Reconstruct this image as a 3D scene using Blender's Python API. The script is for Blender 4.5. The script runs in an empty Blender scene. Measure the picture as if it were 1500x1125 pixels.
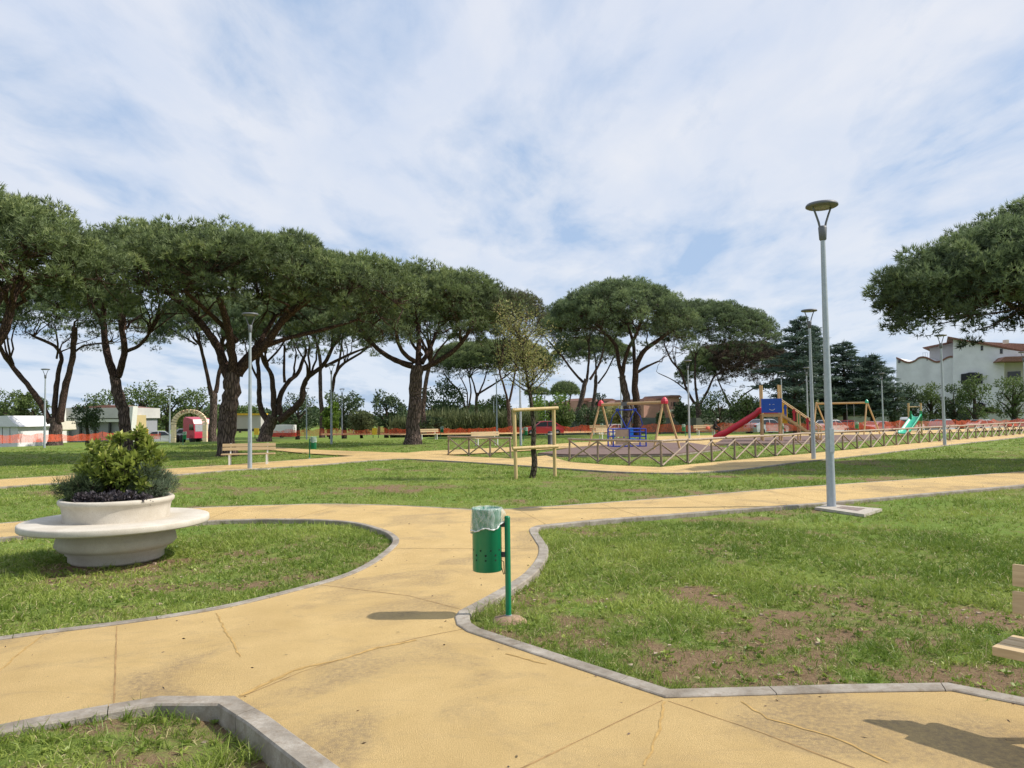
import bpy, bmesh, math, random
import numpy as np
from mathutils import Matrix, Vector
random.seed(7)
sc = bpy.context.scene
COL = sc.collection
R_ = math.radians
# ------------------------------------------------------------------ camera
F = 1080.0
CAMZ = 1.65
cam_d = bpy.data.cameras.new("camera")
cam_d.sensor_width = 36.0
cam_d.lens = 36.0 * F / 1500.0
cam_d.clip_start = 0.05
cam_d.clip_end = 6000
cam = bpy.data.objects.new("camera", cam_d)
COL.objects.link(cam)
cam.location = (0, 0, CAMZ)
CR = Matrix.Rotation(R_(90 + 2.52), 4, 'X') @ Matrix.Rotation(R_(-0.78), 4, 'Z')
cam.rotation_euler = CR.to_euler()
sc.camera = cam
# ------------------------------------------------------------------ world
SUN_EL = 45.0
world = bpy.data.worlds.new("World")
sc.world = world
world.use_nodes = True
wt = world.node_tree
wt.nodes.clear()
def wn(t, **k):
    n = wt.nodes.new(t)
    for a, b in k.items():
        setattr(n, a, b)
    return n
def wl(a, b):
    wt.links.new(a, b)
out = wn('ShaderNodeOutputWorld'); bg = wn('ShaderNodeBackground'); bg.inputs[1].default_value = 0.1
sky = wn('ShaderNodeTexSky', sky_type='NISHITA', sun_disc=False)
sky.sun_elevation = R_(SUN_EL); sky.sun_rotation = R_(90); sky.air_density = 1.0; sky.dust_density = 1.2
tc = wn('ShaderNodeTexCoord'); sp = wn('ShaderNodeSeparateXYZ'); wl(tc.outputs['Generated'], sp.inputs[0])
def wmath(op, a, b=None, clamp=False):
    n = wn('ShaderNodeMath', operation=op, use_clamp=clamp)
    for i, x in enumerate([a, b]):
        if x is None: continue
        if isinstance(x, (int, float)): n.inputs[i].default_value = x
        else: wl(x, n.inputs[i])
    return n.outputs[0]
zc = wmath('ADD', wmath('MAXIMUM', sp.outputs[2], 0.0), 0.13)
cb = wn('ShaderNodeCombineXYZ'); wl(wmath('DIVIDE', sp.outputs[0], zc), cb.inputs[0]); wl(wmath('DIVIDE', sp.outputs[1], zc), cb.inputs[1])
mp = wn('ShaderNodeMapping'); mp.inputs['Rotation'].default_value = (0, 0, R_(-28)); mp.inputs['Scale'].default_value = (1.5, 0.8, 1); mp.inputs['Location'].default_value = (1.3, 5.2, 0)
wl(cb.outputs[0], mp.inputs[0])
def wnoise(scale, detail, rough, dist=0.0, lac=2.0):
    n = wn('ShaderNodeTexNoise'); wl(mp.outputs[0], n.inputs['Vector'])
    n.inputs['Scale'].default_value = scale; n.inputs['Detail'].default_value = detail
    n.inputs['Roughness'].default_value = rough; n.inputs['Distortion'].default_value = dist
    return n.outputs[0]
def wramp(fac, stops):
    n = wn('ShaderNodeValToRGB'); wl(fac, n.inputs[0])
    e = n.color_ramp.elements
    e[0].position, e[0].color = stops[0][0], (*[stops[0][1]] * 3, 1)
    e[1].position, e[1].color = stops[-1][0], (*[stops[-1][1]] * 3, 1)
    for p, c in stops[1:-1]:
        x = e.new(p); x.color = (c, c, c, 1)
    return n.outputs[0]
n1 = wnoise(1.25, 9, 0.56, 0.25)
n2 = wnoise(3.6, 6, 0.6, 0.5)
cov = wmath('ADD', n1, wmath('MULTIPLY', wmath('SUBTRACT', n2, 0.5), 0.30))
covr = wramp(cov, [(0.35, 0.18), (0.44, 0.60), (0.55, 0.95), (1.0, 1.0)])
shade = wramp(wnoise(2.2, 7, 0.55, 0.3), [(0.3, 0.0), (0.7, 1.0)])
def wmix(f, a, b):
    n = wn('ShaderNodeMix', data_type='RGBA')
    if isinstance(f, (int, float)): n.inputs[0].default_value = f
    else: wl(f, n.inputs[0])
    for i, x in ((6, a), (7, b)):
        if isinstance(x, tuple): n.inputs[i].default_value = (*x, 1)
        else: wl(x, n.inputs[i])
    return n.outputs[2]
cl_col = wmix(shade, (5.7, 6.45, 8.0), (7.6, 7.75, 8.35))
# Nishita sky lifted a little towards the pale blue seen between the clouds
skyb = wmix(0.75, sky.outputs[0], (3.6, 5.3, 8.0))
# light falls off slightly towards the zenith, brighter by the horizon
hz = wramp(sp.outputs[2], [(0.0, 1.0), (0.22, 0.35), (0.6, 0.0)])
cl2 = wmix(hz, cl_col, (6.9, 7.6, 8.5))
colr = wmix(covr, skyb, cl2)
wl(colr, bg.inputs[0]); wl(bg.outputs[0], out.inputs[0])
# ------------------------------------------------------------------ sun
sd = bpy.data.lights.new("sun", 'SUN'); sd.energy = 4.6; sd.angle = R_(0.6); sd.color = (1.0, 0.93, 0.83)
so = bpy.data.objects.new("sun", sd); COL.objects.link(so)
SUNV = Vector((-math.cos(R_(SUN_EL)), 0.02, -math.sin(R_(SUN_EL))))
so.rotation_euler = SUNV.to_track_quat('-Z', 'Y').to_euler(); so.location = (30, 0, 30)
sc.view_settings.view_transform = 'Standard'
sc.view_settings.look = 'None'
sc.view_settings.exposure = 0.14
sc.view_settings.gamma = 1.0
sc.view_settings.use_curve_mapping = False
sc.render.engine = 'CYCLES'
sc.render.resolution_x = 1024; sc.render.resolution_y = 768

# ------------------------------------------------------------------ pixel -> place
CR3 = CR.to_3x3()
def ray(u, v):
    return CR3 @ Vector(((u - 750) / F, -(v - 562.5) / F, -1.0))
def P(u, v, z=0.0):
    r = ray(u, v); t = (z - CAMZ) / r.z
    return Vector((r.x * t, r.y * t, z))
def Q(u, v, y):
    r = ray(u, v); t = y / r.y
    return Vector((r.x * t, y, CAMZ + r.z * t))
LZ = -0.05
def TZs(r):
    t = max(0.0, min(1.0, (r - 62) / 30.0)); return LZ - 0.85 * t * t * (3 - 2 * t)
def TZ(x, y): return TZs(math.hypot(x, y))
def G(u, y):
    """ground point seen in column u at depth y"""
    q = Q(u, 600, y); return Vector((q.x, y, TZ(q.x, y)))

# ------------------------------------------------------------------ noise (numpy)
def _h(ix, iy, s):
    n = (ix.astype(np.int64) * 374761393 + iy.astype(np.int64) * 668265263 + s * 1442695041) & 0x7fffffff
    n = (n ^ (n >> 13)) * 1274126177 & 0x7fffffff
    return ((n ^ (n >> 16)) & 0xffff) / 65535.0
def vnoise(x, y, s=0):
    ix = np.floor(x); iy = np.floor(y); fx = x - ix; fy = y - iy
    fx = fx * fx * (3 - 2 * fx); fy = fy * fy * (3 - 2 * fy)
    a = _h(ix, iy, s); b = _h(ix + 1, iy, s); c = _h(ix, iy + 1, s); d = _h(ix + 1, iy + 1, s)
    return (a * (1 - fx) + b * fx) * (1 - fy) + (c * (1 - fx) + d * fx) * fy
def fbm(x, y, s=0, o=4):
    r = 0; a = 0.5; t = 0
    for i in range(o):
        r = r + a * vnoise(x, y, s + i * 17); t += a; x = x * 2.03 + 11.3; y = y * 2.03 + 5.7; a *= 0.5
    return r / t
def cover(x, y):
    """0 bare soil .. 1 dense grass"""
    n = fbm(x * 0.33, y * 0.5, 3, 5); m = fbm(x * 1.7, y * 2.1, 9, 3)
    h = fbm(x * 5.0, y * 6.0, 13, 2)
    c = 0.84 + (n - 0.5) * 2.0 + (m - 0.5) * 1.7 + (h - 0.5) * 0.9
    return np.clip(c, 0, 1)

# ------------------------------------------------------------------ materials
def mat(name):
    m = bpy.data.materials.new(name); m.use_nodes = True
    nt = m.node_tree; b = nt.nodes['Principled BSDF']
    return m, nt, b
def nn(nt, t, **k):
    n = nt.nodes.new(t)
    for a, b in k.items(): setattr(n, a, b)
    return n
def mixc(nt, f, a, b, bt='MIX'):
    n = nn(nt, 'ShaderNodeMix', data_type='RGBA', blend_type=bt)
    if isinstance(f, (int, float)): n.inputs[0].default_value = f
    else: nt.links.new(f, n.inputs[0])
    for i, x in ((6, a), (7, b)):
        if isinstance(x, tuple): n.inputs[i].default_value = (*x, 1)
        else: nt.links.new(x, n.inputs[i])
    return n.outputs[2]
def noise(nt, scale, detail=4, rough=0.55, vec=None, dist=0):
    n = nn(nt, 'ShaderNodeTexNoise'); n.inputs['Scale'].default_value = scale
    n.inputs['Detail'].default_value = detail; n.inputs['Roughness'].default_value = rough; n.inputs['Distortion'].default_value = dist
    if vec is not None: nt.links.new(vec, n.inputs['Vector'])
    return n.outputs[0]
def ramp(nt, f, p0, p1):
    n = nn(nt, 'ShaderNodeMapRange'); nt.links.new(f, n.inputs[0])
    n.inputs[1].default_value = p0; n.inputs[2].default_value = p1
    return n.outputs[0]
def objco(nt, sc_=(1, 1, 1)):
    t = nn(nt, 'ShaderNodeTexCoord'); m = nn(nt, 'ShaderNodeMapping'); m.inputs['Scale'].default_value = sc_
    nt.links.new(t.outputs['Object'], m.inputs[0]); return m.outputs[0]
def bump(nt, b, h, strength, dist):
    n = nn(nt, 'ShaderNodeBump'); n.inputs['Strength'].default_value = strength; n.inputs['Distance'].default_value = dist
    nt.links.new(h, n.inputs['Height']); nt.links.new(n.outputs[0], b.inputs['Normal'])
def plain(name, c, rough=0.6, metal=0.0, var=0.15, vs=6.0, spec=None, co=(1, 1, 1), bmp=0.0):
    m, nt, b = mat(name)
    v = objco(nt, co)
    f = noise(nt, vs, 5, 0.6, v)
    dark = tuple(x * (1 - var) for x in c); lite = tuple(min(1, x * (1 + var)) for x in c)
    nt.links.new(mixc(nt, ramp(nt, f, 0.3, 0.7), dark, lite), b.inputs['Base Color'])
    b.inputs['Roughness'].default_value = rough; b.inputs['Metallic'].default_value = metal
    if spec is not None: b.inputs['Specular IOR Level'].default_value = spec
    if bmp: bump(nt, b, f, bmp, 0.01)
    return m
def foliage(name, ca, cb_, trans=0.25, rough=0.6, cc=None):
    m, nt, b = mat(name)
    a = nn(nt, 'ShaderNodeAttribute', attribute_name='tint')
    c = mixc(nt, a.outputs['Fac'], ca, cb_)
    if cc:
        c = mixc(nt, ramp(nt, a.outputs['Fac'], 0.86, 1.0), c, cc)
    nt.links.new(c, b.inputs['Base Color']); b.inputs['Roughness'].default_value = rough
    b.inputs['Specular IOR Level'].default_value = 0.3
    t = nn(nt, 'ShaderNodeBsdfTranslucent'); nt.links.new(c, t.inputs[0])
    mx = nn(nt, 'ShaderNodeMixShader'); mx.inputs[0].default_value = trans
    nt.links.new(b.outputs[0], mx.inputs[1]); nt.links.new(t.outputs[0], mx.inputs[2])
    nt.links.new(mx.outputs[0], nt.nodes['Material Output'].inputs[0])
    return m
def wood(name, ca, cb_, stretch=(1, 12, 12), rough=0.65):
    m, nt, b = mat(name); v = objco(nt, stretch)
    f = noise(nt, 3.5, 6, 0.65, v, 0.6)
    nt.links.new(mixc(nt, ramp(nt, f, 0.3, 0.7), ca, cb_), b.inputs['Base Color']); b.inputs['Roughness'].default_value = rough
    bump(nt, b, f, 0.35, 0.004); return m
M = {}
# ground
m, nt, b = mat('lawn_soil')
at_ = nn(nt, 'ShaderNodeAttribute', attribute_name='cover')
co = objco(nt)
fine = noise(nt, 26, 6, 0.7, co); mid = noise(nt, 3.0, 6, 0.65, co); big = noise(nt, 0.22, 4, 0.6, co); vf = noise(nt, 120, 3, 0.7, co)
soil = mixc(nt, ramp(nt, fine, 0.3, 0.7), (0.13, 0.080, 0.046), (0.27, 0.175, 0.110))
straw = mixc(nt, ramp(nt, vf, 0.45, 0.75), soil, (0.30, 0.25, 0.13))
gr = mixc(nt, ramp(nt, mid, 0.3, 0.72), (0.10, 0.155, 0.030), (0.27, 0.30, 0.08))
gr = mixc(nt, ramp(nt, big, 0.35, 0.65), gr, (0.145, 0.225, 0.042))
ma = nn(nt, 'ShaderNodeMath', operation='ADD'); nt.links.new(at_.outputs['Fac'], ma.inputs[0])
mb = nn(nt, 'ShaderNodeMath', operation='MULTIPLY_ADD'); nt.links.new(fine, mb.inputs[0]); mb.inputs[1].default_value = 1.3; mb.inputs[2].default_value = -0.78
nt.links.new(mb.outputs[0], ma.inputs[1])
nt.links.new(mixc(nt, ramp(nt, ma.outputs[0], 0.15, 0.6), straw, gr), b.inputs['Base Color'])
b.inputs['Roughness'].default_value = 0.95; b.inputs['Specular IOR Level'].default_value = 0.1
bump(nt, b, fine, 0.9, 0.04)
M['lawn'] = m
# yellow resin concrete
m, nt, b = mat('yellow_path'); co = objco(nt)
g1 = noise(nt, 170, 3, 0.8, co); g2 = noise(nt, 2.2, 7, 0.62, co, 0.4); g3 = noise(nt, 0.8, 5, 0.6, co, 0.8); g4 = noise(nt, 28, 5, 0.7, co)
c = mixc(nt, ramp(nt, g2, 0.32, 0.7), (0.56, 0.385, 0.148), (0.72, 0.515, 0.222))
g5 = noise(nt, 60, 4, 0.75, co); c = mixc(nt, ramp(nt, g5, 0.25, 0.50), (0.48, 0.32, 0.12), c); c = mixc(nt, ramp(nt, g1, 0.34, 0.58), (0.40, 0.265, 0.10), c); c = mixc(nt, ramp(nt, g1, 0.60, 0.72), c, (0.82, 0.64, 0.36))
stain = nn(nt, 'ShaderNodeMath', operation='MULTIPLY'); nt.links.new(ramp(nt, g3, 0.50, 0.63), stain.inputs[0]); nt.links.new(ramp(nt, g4, 0.3, 0.65), stain.inputs[1])
st2 = nn(nt, 'ShaderNodeMath', operation='MULTIPLY'); nt.links.new(stain.outputs[0], st2.inputs[0]); st2.inputs[1].default_value = 0.85
c = mixc(nt, st2.outputs[0], c, (0.23, 0.165, 0.095))
vo = nn(nt, 'ShaderNodeTexVoronoi'); vo.inputs['Scale'].default_value = 5.5; nt.links.new(co, vo.inputs['Vector'])
spm = ramp(nt, vo.outputs['Distance'], 0.05, 0.02); c = mixc(nt, spm, c, (0.16, 0.10, 0.05))
g6 = noise(nt, 1.5, 6, 0.7, objco(nt, (1.0, 2.6, 1.0)), 1.5); sm2 = nn(nt, 'ShaderNodeMath', operation='MULTIPLY'); nt.links.new(ramp(nt, g6, 0.55, 0.75), sm2.inputs[0]); sm2.inputs[1].default_value = 0.5
c = mixc(nt, sm2.outputs[0], c, (0.34, 0.235, 0.12))
g7 = noise(nt, 0.35, 4, 0.6, co, 0.5); c = mixc(nt, ramp(nt, g7, 0.4, 0.65), c, mixc(nt, 0.25, c, (0.78, 0.56, 0.24)))
nt.links.new(c, b.inputs['Base Color']); b.inputs['Roughness'].default_value = 0.82
bump(nt, b, g1, 0.9, 0.012)
M['path'] = m
M['joint'] = plain('path_joint', (0.30, 0.19, 0.075), 0.95, var=0.35, vs=9)
M['crackstain'] = plain('path_crack', (0.42, 0.27, 0.09), 0.95, var=0.3, vs=14)
m, nt, b = mat('kerb_concrete'); co = objco(nt)
k1 = noise(nt, 3, 6, 0.7, co); k2 = noise(nt, 90, 3, 0.8, co)
c = mixc(nt, ramp(nt, k1, 0.3, 0.7), (0.14, 0.115, 0.085), (0.45, 0.41, 0.35)); k3 = noise(nt, 14, 6, 0.75, co); c = mixc(nt, ramp(nt, k3, 0.5, 0.75), c, (0.17, 0.125, 0.08)); c = mixc(nt, ramp(nt, k2, 0.45, 0.8), c, (0.26, 0.22, 0.17))
nt.links.new(c, b.inputs['Base Color']); b.inputs['Roughness'].default_value = 0.9; bump(nt, b, k3, 0.6, 0.012)
M['kerb'] = m
M['rubber'] = plain('rubber_paving', (0.165, 0.108, 0.092), 0.95, var=0.25, vs=30)
M['concrete'] = plain('grey_concrete', (0.42, 0.38, 0.32), 0.9, var=0.18, vs=12, bmp=0.3)
m, nt, b = mat('cast_stone'); co = objco(nt)
k1 = noise(nt, 2.2, 7, 0.7, co); k2 = noise(nt, 140, 3, 0.8, co)
c = mixc(nt, ramp(nt, k1, 0.3, 0.75), (0.47, 0.42, 0.34), (0.68, 0.635, 0.555)); c = mixc(nt, ramp(nt, k2, 0.2, 0.5), (0.34, 0.28, 0.21), c)
nt.links.new(c, b.inputs['Base Color']); b.inputs['Roughness'].default_value = 0.8; bump(nt, b, k2, 0.3, 0.003)
M['stone'] = m
M['soil'] = plain('potting_soil', (0.05, 0.033, 0.02), 1.0, var=0.4, vs=40)
# bark
def bark(name, ca, cb_, sc_=1.0):
    m, nt, b = mat(name); co = objco(nt, (1.0, 1.0, 0.22))
    v = nn(nt, 'ShaderNodeTexVoronoi', feature='DISTANCE_TO_EDGE'); v.inputs['Scale'].default_value = 9.0 * sc_; v.inputs['Randomness'].default_value = 1.0; nt.links.new(co, v.inputs['Vector'])
    f = noise(nt, 9 * sc_, 6, 0.7, co); e = ramp(nt, v.outputs[0], 0.0, 0.22)
    c = mixc(nt, ramp(nt, f, 0.3, 0.7), ca, cb_)
    c = mixc(nt, e, tuple(x * 0.45 for x in ca), c)
    nt.links.new(c, b.inputs['Base Color']); b.inputs['Roughness'].default_value = 0.95; b.inputs['Specular IOR Level'].default_value = 0.1
    bump(nt, b, e, 0.9, 0.05); return m
M['bark'] = bark('pine_bark', (0.105, 0.078, 0.068), (0.235, 0.175, 0.150))
M['limb'] = bark('pine_limb_bark', (0.085, 0.058, 0.050), (0.170, 0.108, 0.085), 2.0)
M['greybark'] = bark('grey_bark', (0.09, 0.075, 0.055), (0.19, 0.16, 0.12), 3.0)
M['twig'] = plain('dead_twig', (0.10, 0.062, 0.052), 1.0, var=0.3)
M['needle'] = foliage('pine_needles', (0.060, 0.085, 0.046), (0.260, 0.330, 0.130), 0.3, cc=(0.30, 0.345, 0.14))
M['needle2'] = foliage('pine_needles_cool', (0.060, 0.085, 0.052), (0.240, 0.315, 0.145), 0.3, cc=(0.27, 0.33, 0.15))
M['needlebrown'] = foliage('pine_needles_dry', (0.060, 0.045, 0.036), (0.130, 0.085, 0.062), 0.15)
M['cedar'] = foliage('cedar_needles', (0.040, 0.070, 0.055), (0.135, 0.190, 0.140), 0.25)
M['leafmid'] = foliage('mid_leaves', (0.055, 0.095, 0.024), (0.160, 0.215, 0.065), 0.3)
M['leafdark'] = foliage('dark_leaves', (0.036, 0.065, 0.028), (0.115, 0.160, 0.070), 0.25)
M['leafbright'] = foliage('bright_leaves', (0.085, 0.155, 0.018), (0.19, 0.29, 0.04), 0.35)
M['reed'] = foliage('reed_leaves', (0.085, 0.115, 0.045), (0.19, 0.215, 0.095), 0.3)
M['dryleaf'] = foliage('olive_dry_leaves', (0.19, 0.205, 0.07), (0.41, 0.38, 0.14), 0.35, cc=(0.42, 0.25, 0.10))
M['bushleaf'] = foliage('bush_leaves', (0.11, 0.16, 0.030), (0.38, 0.44, 0.085), 0.4, 0.45, cc=(0.55, 0.55, 0.16))
M['lavender'] = foliage('grey_green_leaves', (0.085, 0.120, 0.070), (0.22, 0.28, 0.18), 0.3)
M['rosemary'] = foliage('rosemary_leaves', (0.040, 0.065, 0.030), (0.11, 0.15, 0.065), 0.25)
M['purple'] = foliage('purple_leaves', (0.035, 0.028, 0.032), (0.14, 0.125, 0.14), 0.15, 0.4)
M['grass'] = foliage('grass_blades', (0.13, 0.21, 0.028), (0.42, 0.48, 0.11), 0.35, 0.45, cc=(0.50, 0.44, 0.22))
# things
M['green'] = plain('green_enamel', (0.004, 0.19, 0.088), 0.32, var=0.06)
M['greenin'] = plain('green_enamel_dull', (0.004, 0.10, 0.05), 0.5, var=0.06)
M['hole'] = plain('hole_dark', (0.006, 0.02, 0.012), 0.9)
M['galv'] = plain('galvanised_steel', (0.37, 0.41, 0.45), 0.5, 0.25, var=0.1, vs=14)
M['lamphead'] = plain('lamp_housing', (0.13, 0.135, 0.15), 0.5, 0.1)
M['lens'] = plain('lamp_lens', (0.22, 0.22, 0.24), 0.4)
M['bwood'] = wood('bench_wood', (0.42, 0.30, 0.16), (0.62, 0.47, 0.27))
M['white'] = plain('white_metal', (0.72, 0.72, 0.68), 0.4, var=0.05)
M['stake'] = wood('stake_wood', (0.44, 0.31, 0.13), (0.62, 0.47, 0.23), (6, 6, 1.5))
M['fencew'] = wood('fence_wood', (0.12, 0.085, 0.060), (0.34, 0.26, 0.19), (5, 5, 1.2))
M['fencel'] = wood('fence_wood_pale', (0.23, 0.17, 0.125), (0.48, 0.38, 0.28), (5, 5, 1.2))
M['playw'] = wood('play_timber', (0.45, 0.28, 0.12), (0.62, 0.42, 0.21), (8, 8, 1.5))
M['red'] = plain('red_plastic', (0.44, 0.012, 0.028), 0.35, var=0.08)
M['redcap'] = plain('red_cap', (0.60, 0.03, 0.06), 0.4)
M['orange'] = plain('orange_panel', (0.62, 0.10, 0.02), 0.45)
M['yellow'] = plain('yellow_plastic', (0.75, 0.47, 0.03), 0.45)
M['blue'] = plain('blue_panel', (0.008, 0.07, 0.40), 0.4, var=0.06)
M['bluemetal'] = plain('blue_metal', (0.012, 0.045, 0.34), 0.4)
M['cyan'] = plain('bright_blue_plastic', (0.01, 0.22, 0.68), 0.4)
M['greenp'] = plain('green_plastic', (0.03, 0.42, 0.26), 0.35, var=0.1)
M['greenp2'] = plain('dark_green_plastic', (0.01, 0.27, 0.08), 0.4)
M['tanpanel'] = plain('tan_panel', (0.36, 0.26, 0.18), 0.7)
M['chain'] = plain('chain_steel', (0.45, 0.47, 0.48), 0.4, 0.6)
M['darkmetal'] = plain('dark_metal', (0.035, 0.037, 0.04), 0.6)
M['whitewall'] = plain('white_render', (0.70, 0.705, 0.71), 0.85, var=0.12, vs=0.5)
M['greywall'] = plain('off_white_render', (0.52, 0.51, 0.49), 0.85, var=0.12, vs=0.4)
M['pinkwall'] = plain('pink_render', (0.50, 0.27, 0.21), 0.85, var=0.1, vs=0.6)
M['ochrewall'] = plain('ochre_render', (0.50, 0.40, 0.20), 0.85, var=0.1, vs=0.6)
M['creamwall'] = plain('cream_render', (0.60, 0.56, 0.46), 0.85, var=0.1, vs=0.6)
M['brickwall'] = plain('brown_masonry', (0.25, 0.17, 0.13), 0.9, var=0.3, vs=2)
M['tile'] = plain('terracotta_tiles', (0.21, 0.105, 0.075), 0.85, var=0.35, vs=7, co=(1, 1, 1))
M['window'] = plain('window_glass', (0.03, 0.03, 0.035), 0.15, var=0.1)
M['shutter'] = plain('grey_shutter', (0.30, 0.31, 0.34), 0.6, var=0.1)
M['glass'] = plain('car_glass', (0.02, 0.025, 0.03), 0.08)
M['tyre'] = plain('tyre_rubber', (0.015, 0.015, 0.016), 0.85)
M['rim'] = plain('wheel_rim', (0.4, 0.4, 0.42), 0.35, 0.6)
M['hlamp'] = plain('headlamp_glass', (0.6, 0.62, 0.65), 0.15)
M['taill'] = plain('tail_lamp', (0.35, 0.01, 0.01), 0.3)
M['canvas'] = plain('white_canvas', (0.78, 0.78, 0.78), 0.8, var=0.05)
M['truckred'] = plain('truck_red', (0.50, 0.03, 0.07), 0.35)
M['archcream'] = plain('arch_cream', (0.80, 0.64, 0.44), 0.7, var=0.12)
M['archdark'] = plain('arch_brown', (0.25, 0.12, 0.06), 0.8)
M['skin'] = plain('skin', (0.42, 0.25, 0.18), 0.6)
M['darkcloth'] = plain('dark_cloth', (0.028, 0.022, 0.025), 0.9)
M['cloth2'] = plain('grey_cloth', (0.07, 0.055, 0.055), 0.9)
M['capcloth'] = plain('grey_cap_cloth', (0.42, 0.42, 0.40), 0.9)
M['jacket'] = plain('coral_fabric', (0.60, 0.13, 0.08), 0.85)
# see-through plastic
def film(name, c, alpha, rough=0.4, sc_=10):
    m, nt, b = mat(name); nt.nodes.remove(b)
    d = nn(nt, 'ShaderNodeBsdfPrincipled'); d.inputs['Base Color'].default_value = (*c, 1); d.inputs['Roughness'].default_value = rough
    tr = nn(nt, 'ShaderNodeBsdfTransparent'); mx = nn(nt, 'ShaderNodeMixShader')
    co = objco(nt, (2.2, 2.2, 0.8)); f = noise(nt, sc_, 5, 0.65, co, 1.2)
    mr = nn(nt, 'ShaderNodeMapRange'); nt.links.new(f, mr.inputs[0]); mr.inputs[1].default_value = 0.35; mr.inputs[2].default_value = 0.7
    mr.inputs[3].default_value = alpha[0]; mr.inputs[4].default_value = alpha[1]
    nt.links.new(mr.outputs[0], mx.inputs[0]); nt.links.new(tr.outputs[0], mx.inputs[1]); nt.links.new(d.outputs[0], mx.inputs[2])
    nt.links.new(mx.outputs[0], nt.nodes['Material Output'].inputs[0]); return m
M['film'] = film('bag_film', (0.74, 0.82, 0.78), (0.05, 0.58), 0.25, 11)
M['filmhem'] = film('bag_film_hem', (0.80, 0.82, 0.80), (0.55, 0.95), 0.3, 11)
M['net'] = film('orange_netting', (0.85, 0.13, 0.045), (0.30, 0.68), 0.6, 1.5)
def paint(c):
    m, nt, b = mat('car_paint'); b.inputs['Base Color'].default_value = (*c, 1); b.inputs['Roughness'].default_value = 0.3
    b.inputs['Coat Weight'].default_value = 0.6; b.inputs['Metallic'].default_value = 0.2
    return m

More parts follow.
